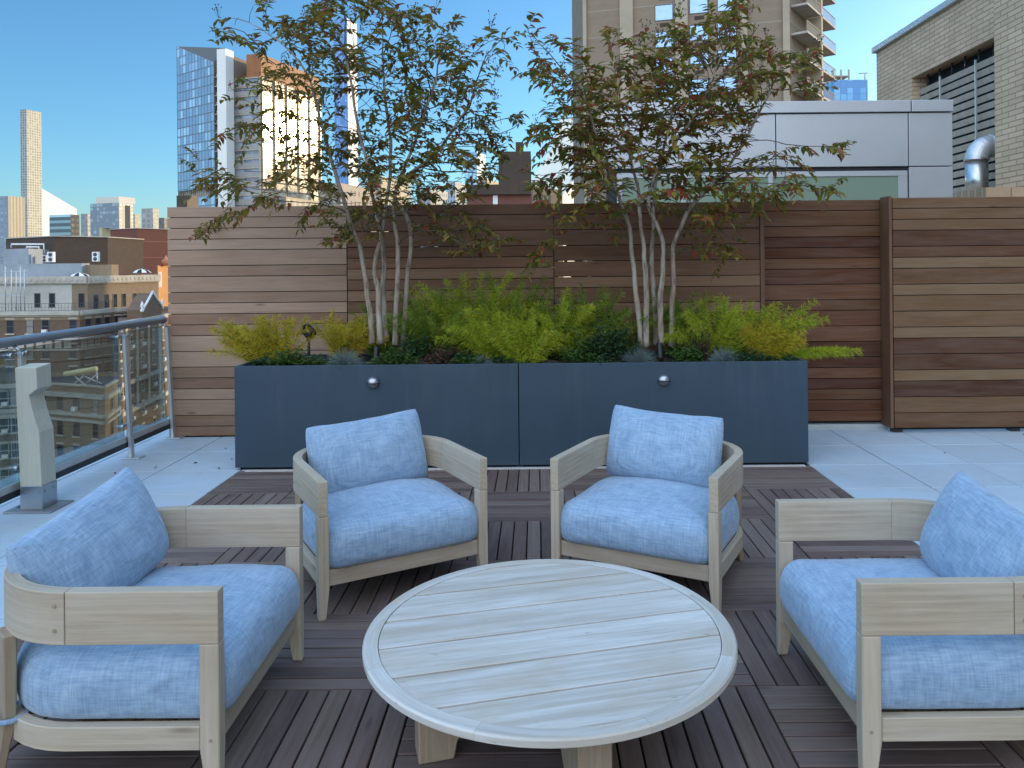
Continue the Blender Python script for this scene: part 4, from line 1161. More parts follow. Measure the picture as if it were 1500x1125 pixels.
# ---------------------------------------------------------------- metal clad bulkhead behind the fence
BY = 10.0
def bx_(u): return at(u, 220, BY).x
zt = zv(1395, 147, BY); bl, br_ = bx_(886), bx_(1395)
bh = thing('bulkhead', 'satin metal clad rooftop pavilion with a glazed strip, right behind the fence', 'rooftop building', ((bl+br_)/2, BY+2, 0))
mb = MB(); zj, zb = zv(1300,165.5,BY), zv(1300,244.5,BY); g = .006
jx = [bl, bx_(1136), bx_(1330), br_]
jt = [bl, bx_(1010), bx_(1333), br_]
mb.span((bl+.02,BY+.03,-.5),(br_-.02,BY+4,zt-.06)); W3(mb.build('core', M['dark_metal'], bh), bh)
for a, b in zip(jt, jt[1:]):
    mb = MB(); mb.span((a+g,BY-.05,zj+g),(b-g,BY+4.05,zt)); W3(mb.build('parapet_panel', M['panel_metal'], bh, bevel=.006, seg=2), bh)
for a, b in zip(jx, jx[1:]):
    mb = MB(); mb.span((a+g,BY-.02,zb+g),(b-g,BY+.028,zj-g)); W3(mb.build('cladding_panel', M['panel_metal'], bh, bevel=.005, seg=2), bh)
mb = MB(); mb.span((jx[2]+g,BY-.02,.1),(jx[3]-g,BY+.028,zb-g)); W3(mb.build('cladding_panel', M['panel_metal'], bh, bevel=.005, seg=2), bh)
fr = MB(); zf = zv(1300,250,BY); wl, wr = bl+.15, jx[2]-.012
for (a, b, c, d) in ((wl,wr,zf-.07,zf),(wl,wl+.07,.2,zf-.07),(wr-.12,wr,.2,zf-.07),(bx_(1128)-.03,bx_(1128)+.03,.2,zf-.07),(bx_(1000)-.03,bx_(1000)+.03,.2,zf-.07)):
    fr.span((a,BY-.01,c),(b,BY+.03,d))
o = W3(fr.build('window_frame', M['panel_metal'], bh, bevel=.003), bh)
gp = MB(); gp.span((wl+.03,BY+.002,.2),(wr-.06,BY+.012,zf-.03))
tgl = NT('green tinted glazing'); tgl.done(tgl.mix(tgl.noise(tgl.obj(), .6, 2), (.17,.25,.18),(.26,.33,.25)), .12, None, 0, .35)
o2 = gp.build('pane', tgl.m, o)

# ---------------------------------------------------------------- brick building at the right
BX, BZ = 9.0, 7.15
bb = thing('brick_building', 'tan brick building with a long louvred opening at the upper right', 'building', (15, 5, GZ))
lz1, lz0, ly1, ly0 = 5.9, 2.3, 18.5, 14.72
mb = MB()
def wallp(y0, y1, z0, z1, x=BX): # a face looking toward -X
    mb.add([(x,y1,z0),(x,y0,z0),(x,y0,z1),(x,y1,z1)], [(0,1,2,3)], [(-y1,z0,0),(-y0,z0,0),(-y0,z1,0),(-y1,z1,0)])
wallp(ly1, 20.4, GZ, BZ-.12); wallp(ly0, ly1, lz1, BZ-.12); wallp(ly0, ly1, GZ, lz0)
# reveals of the opening
mb.add([(BX,ly1,lz0),(BX+.45,ly1,lz0),(BX+.45,ly1,lz1),(BX,ly1,lz1)], [(0,1,2,3)], [(0,lz0,0),(.45,lz0,0),(.45,lz1,0),(0,lz1,0)])
mb.add([(BX,ly0,lz1),(BX,ly1,lz1),(BX+.45,ly1,lz1),(BX+.45,ly0,lz1)], [(0,1,2,3)], [(0,0,0),(3,0,0),(3,.45,0),(0,.45,0)])
# end, back and roof
mb.add([(30,20.4,GZ),(BX,20.4,GZ),(BX,20.4,BZ-.12),(30,20.4,BZ-.12)], [(0,1,2,3)])
mb.add([(30,-18,GZ),(30,20.4,GZ),(30,20.4,BZ-.12),(30,-18,BZ-.12)], [(0,1,2,3)])
mb.add([(BX,-18,GZ),(30,-18,GZ),(30,-18,BZ-.12),(BX,-18,BZ-.12)], [(0,1,2,3)])
W3(mb.build('walls', M['tan_brick'], bb), bb)
mb = MB(); px_ = BX-.28       # the nearer wall stands proud as a pier
mb.add([(px_,ly0-.02,GZ),(px_,-18,GZ),(px_,-18,BZ+.35),(px_,ly0-.02,BZ+.35)], [(0,1,2,3)], [(0,0,0),(32,0,0),(32,53,0),(0,53,0)])
mb.add([(BX+.5,ly0-.02,GZ),(px_,ly0-.02,GZ),(px_,ly0-.02,BZ+.35),(BX+.5,ly0-.02,BZ+.35)], [(0,1,2,3)], [(0,0,0),(.78,0,0),(.78,53,0),(0,53,0)])
mb.add([(px_,-18,BZ+.35),(BX+.5,-18,BZ+.35),(BX+.5,ly0-.02,BZ+.35),(px_,ly0-.02,BZ+.35)], [(0,1,2,3)])
W3(mb.build('pier', M['tan_brick'], bb), bb)
mb = MB(); mb.span((BX-.09,ly0,BZ-.12),(30.1,20.5,BZ+.03)); W3(mb.build('coping', M['alu'], bb, bevel=.01), bb)
mb = MB(); mb.span((px_-.07,-18,BZ+.351),(BX+.55,ly0+.05,BZ+.47)); W3(mb.build('coping', M['alu'], bb), bb)
mb = MB(); mb.span((BX+.55,-17.9,BZ-.3),(29.9,ly0,BZ-.1)); W3(mb.build('roof', M['roof_dark'], bb), bb)
lv = MB(); n = 19; zz = lz1-.35
Ml = Matrix.Rotation(R(66), 3, 'Y')
for k in range(n):
    lv.box((BX+.17, (ly0+ly1)/2, zz-k*.178), (.125, ly1-ly0-.03, .018), Ml, axis=1)
W3(lv.build('louvre_blades', plain('weathered aluminium louvre', (.52,.46,.38), .55, .1, var=.15), bb), bb)
mb = MB(); mb.span((BX+.36,ly0,lz0),(BX+.44,ly1,lz1)); W3(mb.build('louvre_backing', M['planter_dark'], bb), bb)
mb = MB()
for y in (15.9, 17.3):
    mb.span((BX+.03,y-.02,lz0),(BX+.06,y+.02,lz1-.25))
W3(mb.build('louvre_strut', M['alu'], bb), bb)
mb = MB()
for k in range(7): mb.tube([(BX+.2,15.0+k*.52,lz1-.34),(BX+.2,15.0+k*.52,lz1)], .02, 6)
mb.tube([(BX+.2,ly0+.02,lz1-.33),(BX+.2,ly1-.02,lz1-.33)], .025, 8)
W3(mb.build('hanger_rail', M['dark_metal'], bb), bb)
tk = at(1330, 45, 24); mb = MB(); mb.lathe([(.33,0),(.33,.62),(.30,.66),(.02,.68)], (tk.x,tk.y,BZ), 20)
o = mb.build('roof_vent', M['alu']); tag(o, 'short round metal vent on the brick building roof, at the upper right skyline', 'vent')
# duct with elbow
du = thing('duct', 'shiny galvanised duct rising and elbowing into the louvred opening', 'duct', (8.62, 15.15, 2.7))
dm = plain('galvanised duct', (.55,.57,.58), .28, .9, var=.06, scale=3); r_ = .205
mb = MB(); mb.tube([(0,0,0),(0,0,.80)], r_, 28); mb.build('riser', dm, du)
mb = MB(); ev = [(.0+.27*(1-math.cos(a)), 0, .80+.27*math.sin(a)) for a in [PI/2*i/7 for i in range(8)]]
mb.tube(ev, r_*1.03, 28, caps=False, smooth=False); mb.build('elbow', plain('pale duct elbow', (.6,.62,.64), .4, .6), du)
mb = MB(); mb.tube([(.27,0,1.07),(.75,0,1.07)], r_*.97, 28); mb.build('run', plain('grey duct run', (.25,.27,.30), .45, .6), du)
mb = MB(); mb.tube([(0,0,.78),(0,0,.83)], r_*1.12, 28); mb.tube([(.25,0,1.07),(.30,0,1.07)], r_*1.13, 28); mb.build('collar', dm, du)
mb = MB(); mb.span((7.3,12.6,1.6),(9,19.5,2.72)); o = mb.build('roof_curb', M['tan_brick'], bb); W3(o, bb)

# ---------------------------------------------------------------- tan apartment tower
ap = [(858, 86), (1160, 80)]
pA = [at(u, VPY, Y) for (u, Y) in ap]; L0, L1 = (pA[0].x, pA[0].y), (pA[1].x, pA[1].y)
t_ = 11.5; L2 = (L1[0]+.584*t_, L1[1]+.81*t_); ZT_ = 52
at_ = thing('apartment_tower', 'tall tan apartment tower with sunlit balconies on its right side', 'building', ((L0[0]+L2[0])/2, 95, GZ))
poly = [L0, L1, L2, (L2[0], L2[1]+16), (L0[0], L0[1]+26)]
apm = NT('tower brick'); g = apm.attr(); sp = apm.n('ShaderNodeSeparateXYZ'); apm.set(sp.inputs[0], g)
fl = apm.math('FRACT', apm.math('DIVIDE', sp.outputs[1], 2.9)); ln = apm.math('LESS_THAN', fl, .045)
n1 = apm.noise(apm.mapping(g, (.25,1.2,1)), 1, 5, .6); n2 = apm.noise(apm.mapping(g, (2,14,1)), 1, 3, .6)
cc = apm.mix(apm.ramp(n1, (.3,0), (.7,1)), (.27,.205,.145), (.33,.255,.18)); cc = apm.mix(apm.ramp(n2, (.45,0), (.75,.4)), cc, (.21,.16,.115)); cc = apm.mix(apm.math('MULTIPLY', ln, .5), cc, (.42,.37,.3))
tower_m = apm.done(cc, .85, None, 0, .2)
mb = MB(); mb.prism(poly, GZ, ZT_); W3(mb.build('walls', tower_m, at_), at_)
wf = Wall(at_, L0, L1)
pil = plain('pale pilaster', (.43,.355,.255), .8, var=.1, scale=.4)
for (u0, u1) in ((858,863),(912,931),(993,1011),(1088,1098),(1150,1160)):
    mb = MB(); wf.strip(mb, max(0, wf.tu(u0)), min(wf.L, wf.tu(u1)), GZ, ZT_, 0, .35); W3(mb.build('pilaster', pil, at_), at_)
wp = win_proto(1.95, 1.72, 'win_frame', None, lintel=False, split=1, pane='pane_sky')
for u in (976, 1027, 1068):
    for k in range(9):
        z = zv(u, 16 if u < 1000 else 10, 83) - (k-2)*2.9
        if -3 < z < 45:
            wf.window(wp, wf.tu(u), z)
            mb = MB(); t0 = wf.tu(u); wf.strip(mb, t0-.45, t0+.55, z-1.5, z-1.12, 0, .05); W3(mb.build('air_sleeve', M['dark_brick'], at_), at_)
drop_protos()
wb = Wall(at_, L1, L2)
for k in range(9):
    z = zv(1180, 17, 82)-(k-2)*2.9
    for (a, b) in ((.4, 5.2), (6.0, 11.2)):
        mb = MB(); wb.strip(mb, a, b, z-.1, z+.12, .0, 1.7); o = W3(mb.build('balcony', M['limestone'], at_), at_)
        mb = MB(); m = 14
        for i in range(m+1):
            tt = a+.04+(b-a-.08)*i/m; wb.strip(mb, tt-.02, tt+.02, z+.12, z+1.1, 1.62, 1.66)
        wb.strip(mb, a, b, z+1.1, z+1.16, 1.6, 1.68)
        o2 = mb.build('guard_rail', M['limestone'], o)
    mb = MB(); wb.strip(mb, 5.35, 5.85, z-2.9+.13, z-.1, 0, 1.72); W3(mb.build('fin_wall', pil, at_), at_)
    wb2 = wb

# blue glass tower under construction at the far right
th, p, zt = block('glass_tower', 'distant blue glass tower with unfinished concrete floors, beside the tan tower', 'building', [(1224, 500), (1273.5, 500)], 117, facade('pale blue curtain wall', (.16,.33,.52), (.10,.30,.62), 4.2, 4.0, .86, .9, grough=.25), 30)
th2 = thing('unfinished_building', 'bare concrete floor frame rising behind the blue glass tower', 'building', (at(1220,300,520).x, 520, GZ))
mb = MB(); xa, xb_ = at(1212,300,520).x, at(1246,300,520).x
for k in range(10): mb.span((xa,520,zv(1220,112,520)-k*4),(xb_,535,zv(1220,112,520)-k*4+.7))
for i in range(4):
    x = xa+(xb_-xa)*i/3; mb.span((x-.5,520.5,GZ),(x+.5,521.5,zv(1220,108,520)+3))
W3(mb.build('floor_frame', M['limestone'], th2), th2)
th3 = thing('construction_crane', 'thin crane mast standing above the blue glass tower', 'crane', (at(1267,120,510).x, 510, zv(1267,117,510)))
mb = MB(); mb.tube([(0,0,-3),(0,0,4.5)], .45, 6); mb.build('mast', M['limestone'], th3)
mb = MB(); mb.tube([(-4,0,4.3),(2,0,4.5)], .35, 6); mb.build('jib', M['limestone'], th3)

# ---------------------------------------------------------------- glass tower and its sunlit neighbour
D = 300.0
gt = thing('glass_tower', 'blue glass tower with a slanted dark crown, left of the sun glare', 'building', (at(300,300,310).x, 310, GZ))
l0 = at(262,VPY,D+16); l1 = at(316,VPY,D)
l2 = Vector((l1.x+.584*5.4, l1.y+.81*5.4, 0)); lb = Vector((l0.x+.584*14, l0.y+.81*14, 0))
zl, zm, zr = zv(262,68,D+16), zv(316,91,D), zv(334,71,D+5)
gm = facade('blue curtain wall', (.24,.31,.37), (.25,.37,.49), 2.2, 3.6, .84, .84, grough=.18, wrough=.4, metal=.25)
mb = MB(); z0 = zv(300,280,D)
for (za, zb_) in ((z0+1.5, None), (GZ, z0-1.5)):
    ta_, tb_ = (zl, zm) if zb_ is None else (zb_, zb_)
    d = (l1.xy-l0.xy).length
    mb.add([(l0.x,l0.y,za),(l1.x,l1.y,za),(l1.x,l1.y,tb_),(l0.x,l0.y,ta_)], [(0,1,2,3)], [(0,za-GZ,0),(d,za-GZ,0),(d,tb_-GZ,0),(0,ta_-GZ,0)])
W3(mb.build('curtain_wall', gm, gt), gt)
w1 = Wall(gt, l0, l1)
mb = MB(); 
for k in range(29):
    z = zm-1-k*3.6
    if z > z0+2 or z < z0-2: w1.strip(mb, 0, w1.L, z-.1, z+.1, .0, .12)
for k in range(13): w1.strip(mb, w1.L*k/12-.05, w1.L*k/12+.05, z0+1.5, zm + (zl-zm)*(1-k/12), .0, .14)
W3(mb.build('mullions', plain('blue grey mullion', (.24,.32,.39), .4, .3), gt), gt)
mb = MB(); w1.strip(mb, .5, w1.L-.5, z0-1.5, z0+1.5, -2.5, -2.4)
for k in range(14): w1.strip(mb, .6+k*1.55, .9+k*1.55, z0-1.5, z0+1.5, -.6, -.3)
W3(mb.build('open_storey', M['limestone'], gt), gt)
mb = MB(); mb.add([(l0.x,l0.y,zl),(l1.x,l1.y,zm),(l2.x,l2.y,zr),(lb.x,lb.y,zl+2)], [(0,1,2,3)])
W3(mb.build('crown', plain('dark bronze crown', (.10,.10,.09), .6), gt), gt)
mb = MB(); mb.add([(lb.x,lb.y,GZ),(l0.x,l0.y,GZ),(l0.x,l0.y,zl),(lb.x,lb.y,zl+2)], [(0,1,2,3)]); mb.add([(l2.x,l2.y,GZ),(lb.x,lb.y,GZ),(lb.x,lb.y,zl+2),(l2.x,l2.y,zr)], [(0,1,2,3)])
mb.add([(l1.x,l1.y,GZ),(l2.x,l2.y,GZ),(l2.x,l2.y,zr),(l1.x,l1.y,zm)], [(0,1,2,3)], [(0,0,0),(9,0,0),(9,100,0),(0,100,0)])
W3(mb.build('side_wall', facade('bronze side wall', (.16,.12,.09), (.06,.06,.06), 3, 3.6, .6, .5), gt), gt)
w2 = Wall(gt, l1, l2)
for k in range(30):
    z = zm-6-k*3.6; mb = MB()
    w2.strip(mb, .2, 4.6, z, z+.3, 0, 1.3); w2.strip(mb, .2, 4.6, z+.3, z+1.3, 1.2, 1.3)
    W3(mb.build('balcony', M['limestone'], gt), gt)

sb = thing('sunlit_tower', 'bronze topped apartment tower with white window bays glaring in low sun', 'building', (at(405,300,312).x, 314, GZ))
c0 = at(385,VPY,D); c0 = Vector((c0.x,c0.y)); pg = at(405,200,305); nn = (Vector((-pg.x,-pg.y)).normalized() + Vector((sd.x, sd.y)).normalized()).normalized()
e_r = Vector((-nn.y, nn.x)); e_l = -nn           # this street grid mirrors the low sun toward the terrace
def along(c, e, u): r = (u-VPX)/F; return (r*c.y-c.x)/(e.x-r*e.y)
WR, WL = along(c0, e_r, 470.5), along(c0, e_l, 345)
cr = c0+e_r*WR; cl = c0+e_l*WL
zt = zv(385,78,D); zs = zv(385,112,D)
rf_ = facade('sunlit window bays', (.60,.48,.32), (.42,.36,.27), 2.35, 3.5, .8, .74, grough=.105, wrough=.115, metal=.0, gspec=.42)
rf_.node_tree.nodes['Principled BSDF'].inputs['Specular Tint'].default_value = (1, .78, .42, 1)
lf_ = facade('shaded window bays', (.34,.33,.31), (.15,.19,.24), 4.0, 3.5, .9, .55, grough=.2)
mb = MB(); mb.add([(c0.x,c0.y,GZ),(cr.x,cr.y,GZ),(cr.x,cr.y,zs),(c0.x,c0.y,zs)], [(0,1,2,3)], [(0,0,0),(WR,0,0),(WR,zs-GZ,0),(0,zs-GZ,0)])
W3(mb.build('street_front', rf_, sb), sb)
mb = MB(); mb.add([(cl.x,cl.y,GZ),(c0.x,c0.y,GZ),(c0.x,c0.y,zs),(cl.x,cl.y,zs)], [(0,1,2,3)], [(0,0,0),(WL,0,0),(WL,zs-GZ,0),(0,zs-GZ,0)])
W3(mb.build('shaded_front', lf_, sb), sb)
mb = MB(); bk = cr+e_l*16; b2 = cl+e_r*WR
mb.add([(cr.x,cr.y,GZ),(b2.x,b2.y,GZ),(b2.x,b2.y,zt),(cr.x,cr.y,zt)], [(0,1,2,3)]); mb.add([(b2.x,b2.y,GZ),(cl.x,cl.y,GZ),(cl.x,cl.y,zt),(b2.x,b2.y,zt)], [(0,1,2,3)])
W3(mb.build('rear_walls', tower_m, sb), sb)
mb = MB(); cm = c0+e_l*6.5
mb.add([(c0.x,c0.y,zs),(cr.x,cr.y,zs),(cr.x,cr.y,zt),(c0.x,c0.y,zt)], [(0,1,2,3)]); mb.add([(cm.x,cm.y,zs),(c0.x,c0.y,zs),(c0.x,c0.y,zt),(cm.x,cm.y,zt)], [(0,1,2,3)])
mb.add([(c0.x,c0.y,zt),(cr.x,cr.y,zt),(b2.x,b2.y,zt),(cm.x,cm.y,zt)], [(0,1,2,3)])
mb.add([(cl.x,cl.y,zs),(cm.x,cm.y,zs),(b2.x,b2.y,zs)], [(0,1,2)])
W3(mb.build('crown', plain('rust bronze crown', (.30,.12,.04), .6, .0, var=.2, scale=.2), sb), sb)
mb = MB(); wr_ = Wall(sb, c0, cr); wl_ = Wall(sb, cl, c0)
for k in range(6): wr_.strip(mb, WR*k/5-.35+.35*(k == 0)-.35*(k == 5), WR*k/5+.35+.35*(k == 0)-.35*(k == 5), GZ, zs, .02, .7)
for k in range(30): wl_.strip(mb, 0, WL, zs-k*3.5-.5, zs-k*3.5, .02, .35)
wl_.strip(mb, WL-.8, WL, GZ, zs, .36, .6)
W3(mb.build('piers', plain('stone pier', (.42,.34,.25), .15, spec=.35), sb), sb)
# white lit slab between the two towers
ws = thing('white_slab', 'narrow sunlit white wall rising between the two glass towers', 'building', (at(338,300,299).x, 299, GZ))
q0 = at(333.5,VPY,297); q0 = Vector((q0.x,q0.y)); q1 = q0+e_r*along(q0, e_r, 345); zq = zv(338,72,298)
pl = [tuple(q0), tuple(q1), tuple(q1+e_l*4), tuple(q0+e_l*4)]
mb = MB(); mb.prism(pl, GZ, zq); W3(mb.build('walls', plain('white cladding', (.80,.78,.72), .4, var=.05, scale=.1), ws), ws)

# slim tower at centre left
def tower2(name, label, ul, um, ur, v, D, lm, rm, depth=20, cat='building', group=None):
    c = at(um, VPY, D); c = Vector((c.x, c.y))
    tl = Wall.tu; 
    def along(e, u):
        r = (u-VPX)/F; return (r*c.y-c.x)/(e.x-r*e.y)
    a = c+e_l*along(e_l, ul); b = c+e_r*along(e_r, ur); zt = zv(um, v, D)
    th = thing(name, label, cat, (c.x, c.y+5, GZ), 0, group)
    d1 = (c-a).length; d2 = (b-c).length
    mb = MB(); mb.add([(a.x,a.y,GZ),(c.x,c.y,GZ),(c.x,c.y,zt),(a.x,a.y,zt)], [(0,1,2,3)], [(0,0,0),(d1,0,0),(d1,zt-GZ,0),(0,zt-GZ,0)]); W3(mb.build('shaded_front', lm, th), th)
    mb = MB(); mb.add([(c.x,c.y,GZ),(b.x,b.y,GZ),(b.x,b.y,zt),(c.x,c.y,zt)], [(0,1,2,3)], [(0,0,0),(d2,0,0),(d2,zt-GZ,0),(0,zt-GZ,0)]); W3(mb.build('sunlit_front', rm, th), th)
    k = a+(b-c); mb = MB(); mb.add([(a.x,a.y,zt),(c.x,c.y,zt),(b.x,b.y,zt),(k.x,k.y,zt)], [(0,1,2,3)])
    mb.add([(b.x,b.y,GZ),(k.x,k.y,GZ),(k.x,k.y,zt),(b.x,b.y,zt)], [(0,1,2,3)]); mb.add([(k.x,k.y,GZ),(a.x,a.y,GZ),(a.x,a.y,zt),(k.x,k.y,zt)], [(0,1,2,3)])
    W3(mb.build('roof', M['roof_light'], th), th)
    return th
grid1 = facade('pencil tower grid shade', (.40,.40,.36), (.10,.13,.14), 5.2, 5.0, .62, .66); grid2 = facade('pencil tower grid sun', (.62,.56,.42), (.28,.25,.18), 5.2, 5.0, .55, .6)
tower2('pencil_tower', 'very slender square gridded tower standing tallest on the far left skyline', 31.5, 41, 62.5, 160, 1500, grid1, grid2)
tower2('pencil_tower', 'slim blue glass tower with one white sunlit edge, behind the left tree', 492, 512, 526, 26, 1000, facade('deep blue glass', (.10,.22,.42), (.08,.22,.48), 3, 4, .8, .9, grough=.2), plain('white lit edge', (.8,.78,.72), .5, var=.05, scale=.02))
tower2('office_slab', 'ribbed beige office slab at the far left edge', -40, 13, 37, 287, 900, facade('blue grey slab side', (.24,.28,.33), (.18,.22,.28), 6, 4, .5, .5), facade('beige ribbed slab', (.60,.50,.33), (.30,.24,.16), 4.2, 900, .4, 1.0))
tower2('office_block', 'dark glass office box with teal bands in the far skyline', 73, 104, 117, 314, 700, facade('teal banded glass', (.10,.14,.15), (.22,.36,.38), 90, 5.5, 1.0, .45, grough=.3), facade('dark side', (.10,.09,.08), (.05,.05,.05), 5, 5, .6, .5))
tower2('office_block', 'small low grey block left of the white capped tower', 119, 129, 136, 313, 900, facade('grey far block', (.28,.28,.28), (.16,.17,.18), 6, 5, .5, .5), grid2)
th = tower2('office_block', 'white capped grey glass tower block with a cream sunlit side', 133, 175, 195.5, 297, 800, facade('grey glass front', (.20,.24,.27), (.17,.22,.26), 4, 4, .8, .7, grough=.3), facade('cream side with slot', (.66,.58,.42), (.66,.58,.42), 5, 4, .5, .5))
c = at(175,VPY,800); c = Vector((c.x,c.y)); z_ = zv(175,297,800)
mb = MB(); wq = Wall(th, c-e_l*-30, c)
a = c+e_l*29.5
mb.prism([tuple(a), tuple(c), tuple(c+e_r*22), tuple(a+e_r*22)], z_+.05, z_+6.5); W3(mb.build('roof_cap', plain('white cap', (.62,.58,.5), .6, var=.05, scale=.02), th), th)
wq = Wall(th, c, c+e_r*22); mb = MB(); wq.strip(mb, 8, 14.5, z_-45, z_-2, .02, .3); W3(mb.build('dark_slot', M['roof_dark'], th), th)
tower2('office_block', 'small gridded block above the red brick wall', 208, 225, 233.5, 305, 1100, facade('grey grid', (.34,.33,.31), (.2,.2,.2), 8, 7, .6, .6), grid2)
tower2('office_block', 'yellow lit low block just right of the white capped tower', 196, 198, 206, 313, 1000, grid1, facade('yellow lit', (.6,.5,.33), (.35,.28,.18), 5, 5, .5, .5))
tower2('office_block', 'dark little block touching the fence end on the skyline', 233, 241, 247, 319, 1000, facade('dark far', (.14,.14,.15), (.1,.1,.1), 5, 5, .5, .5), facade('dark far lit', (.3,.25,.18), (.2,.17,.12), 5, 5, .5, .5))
# slanted white roof tower
c = at(60,VPY,1700); c = Vector((c.x,c.y)); b = c+e_r*95
cw = thing('slanted_roof_tower', 'white tower with a diagonal sliced roof beside the slender gridded tower', 'building', (c.x, c.y, GZ))
zA, zB = zv(63,276,1720), zv(88,306,1780)
mb = MB(); mb.add([(c.x,c.y,GZ),(b.x,b.y,GZ),(b.x,b.y,zB),(c.x,c.y,zA)], [(0,1,2,3)]); W3(mb.build('walls', plain('white banded aluminium', (.8,.78,.74), .5, var=.04, scale=.01), cw), cw)
k = b+e_l*40; k2 = c+e_l*40; mb = MB(); mb.add([(c.x,c.y,zA),(b.x,b.y,zB),(k.x,k.y,zB),(k2.x,k2.y,zA)], [(0,1,2,3)]); mb.add([(k2.x,k2.y,GZ),(c.x,c.y,GZ),(c.x,c.y,zA),(k2.x,k2.y,zA)], [(0,1,2,3)]); W3(mb.build('roof', M['roof_light'], cw), cw)

# flared white tower in the gap left of the pavilion
fl = thing('flared_tower', 'cream sunlit tower flaring outward at its base, in the gap left of the metal pavilion', 'building', (at(850,300,600).x, 600, GZ))
cF = at(890,VPY,620); cF = Vector((cF.x,cF.y)); prof = []
for (u, v) in ((893,168),(878,172),(872,200),(860,230),(846,258),(828,284),(812,300),(790,330)):
    r = (u-VPX)/F; tt = (r*cF.y-cF.x)/(e_r.x-r*e_r.y); q = cF+e_r*tt; prof.append((q, zv(u, v, q.y)))
mb = MB(); vs = [(q.x,q.y,z) for q, z in prof]+[(prof[-1][0].x,prof[-1][0].y,GZ),(cF.x,cF.y,GZ)]
n = len(vs); bkv = [(x+e_l.x*30, y+e_l.y*30, z) for (x,y,z) in vs]
mb.add(vs+bkv, [tuple(range(n))]+[(i,i+n,(i+1)%n+n,(i+1)%n) for i in range(n)]); W3(mb.build('walls', plain('cream travertine', (.72,.66,.52), .6, var=.06, scale=.03), fl), fl)

# ---------------------------------------------------------------- rooftops seen between the trees
th, p, zt = block('brick_bulkhead', 'dark brown brick stair house standing on a roof between the two trees', 'rooftop building', [(731.5,70),(779,70)], 222, M['dark_brick'], 5, -5)
mb = MB(); q = at(761,218,71); mb.span((q.x-.35,q.y,zt-.1),(q.x+.35,q.y+.7,zt+1)); W3(mb.build('chimney', M['dark_brick'], th), th)
th, p, zt = block('brick_building', 'low brown brick roof house with one white door, below the stair house', 'building', [(685,62),(779,62)], 272, M['red_brick'], 4, -5)
mb = MB(); w_ = Wall(th, p[0], p[1]); w_.strip(mb, 0, w_.L, zt-.75, zt+.05, .02, .3); W3(mb.build('eave', M['dark_brick'], th), th)
mb = MB(); w_.strip(mb, w_.tu(723), w_.tu(730), zt-3, zt-.8, .02, .06); W3(mb.build('door', M['white_paint'], th), th)
th, p, zt = block('arcaded_building', 'sunlit orange tan roof house with arched openings right of the stair house', 'building', [(779,150),(782,148),(825,156)], 273, M['tan_apt'], 10, -5)
w_ = Wall(th, p[1], p[2])
for k in range(4):
    mb = MB(); w_.strip(mb, 1.0+k*1.4, 1.6+k*1.4, zt-3.2, zt-1.4, .02, .06); W3(mb.build('opening', M['roof_dark'], th), th)
tower2('glass_block', 'small pale blue glass block seen through the left tree crown', 682, 700, 713, 222, 900, facade('pale glass', (.25,.42,.55), (.2,.42,.6), 5, 4, .8, .8, grough=.25), facade('pale glass lit', (.4,.5,.55), (.3,.45,.55), 5, 4, .8, .8, grough=.3))
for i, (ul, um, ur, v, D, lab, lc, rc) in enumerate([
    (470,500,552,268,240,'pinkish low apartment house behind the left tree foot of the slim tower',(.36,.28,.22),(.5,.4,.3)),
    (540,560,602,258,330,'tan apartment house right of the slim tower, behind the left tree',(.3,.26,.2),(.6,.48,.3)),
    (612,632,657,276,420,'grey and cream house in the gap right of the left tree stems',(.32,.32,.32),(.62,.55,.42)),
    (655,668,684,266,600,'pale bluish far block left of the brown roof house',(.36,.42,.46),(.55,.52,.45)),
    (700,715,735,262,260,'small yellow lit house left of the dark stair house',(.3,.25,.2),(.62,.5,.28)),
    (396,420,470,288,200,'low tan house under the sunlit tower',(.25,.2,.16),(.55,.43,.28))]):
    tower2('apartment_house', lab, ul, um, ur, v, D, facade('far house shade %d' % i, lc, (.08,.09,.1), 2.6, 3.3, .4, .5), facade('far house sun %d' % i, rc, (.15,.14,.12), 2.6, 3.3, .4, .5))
th = tower2('brick_bulkhead', 'small brown brick roof house touching the fence top under the blue glass tower', 259.5, 275, 291, 286, 130, M['dark_brick'], M['tan_apt'])

# ---------------------------------------------------------------- apartment block across the street
th, p, zt = block('roof_penthouse', 'dark brown brick roof storey with white pipes on the apartment block', 'rooftop building', [(9,136),(80,128),(158,134)], 346, M['dark_brick'], 12, -4, parapet=.5)
w_ = Wall(th, p[0], p[1])
for pts in (((24,363),(24,358),(71,358),(71,371)), ((46,365),(46,362),(64,362),(64,376))):
    mb = MB(); mb.tube([at(u, v, 128.6-.0*u) + Vector((0,-1.2,0)) for (u, v) in pts], .16, 6); W3(mb.build('pipe', M['white_paint'], th), th)
th, p, zt = block('roof_shed', 'pale grey roof shed at the far left before the dark roof storey', 'rooftop building', [(5,124),(42,122),(63,127)], 364, M['grey_wall'], 4, -4)
def acu(u0, u1, v0, v1, Y, label):
    a = at(u0, v0, Y); b = at(u1, v1, Y); w_ = b.x-a.x; h = a.z-b.z
    t = thing('air_conditioner', label, 'air conditioner', ((a.x+b.x)/2, Y, b.z), 0, 'rooftop air conditioners')
    mb = MB(); mb.span((-w_/2,0,0),(w_/2,.5,h)); mb.build('case', M['white_paint'], t, bevel=.02)
    for k in range(2):
        mb = MB(); mb.lathe([(w_*.3,0),(w_*.3,.04),(.02,.05)], (0,-.001,h*(.27+.46*k)), 14, M=Matrix.Rotation(R(90),4,'X')); mb.build('fan_grille', M['roof_dark'], t)
acu(61,68.5,374,384,124.5,'shorter of the two white air conditioners by the grey roof shed')
acu(68.8,78.5,369,384,124,'taller of the two white air conditioners by the grey roof shed')
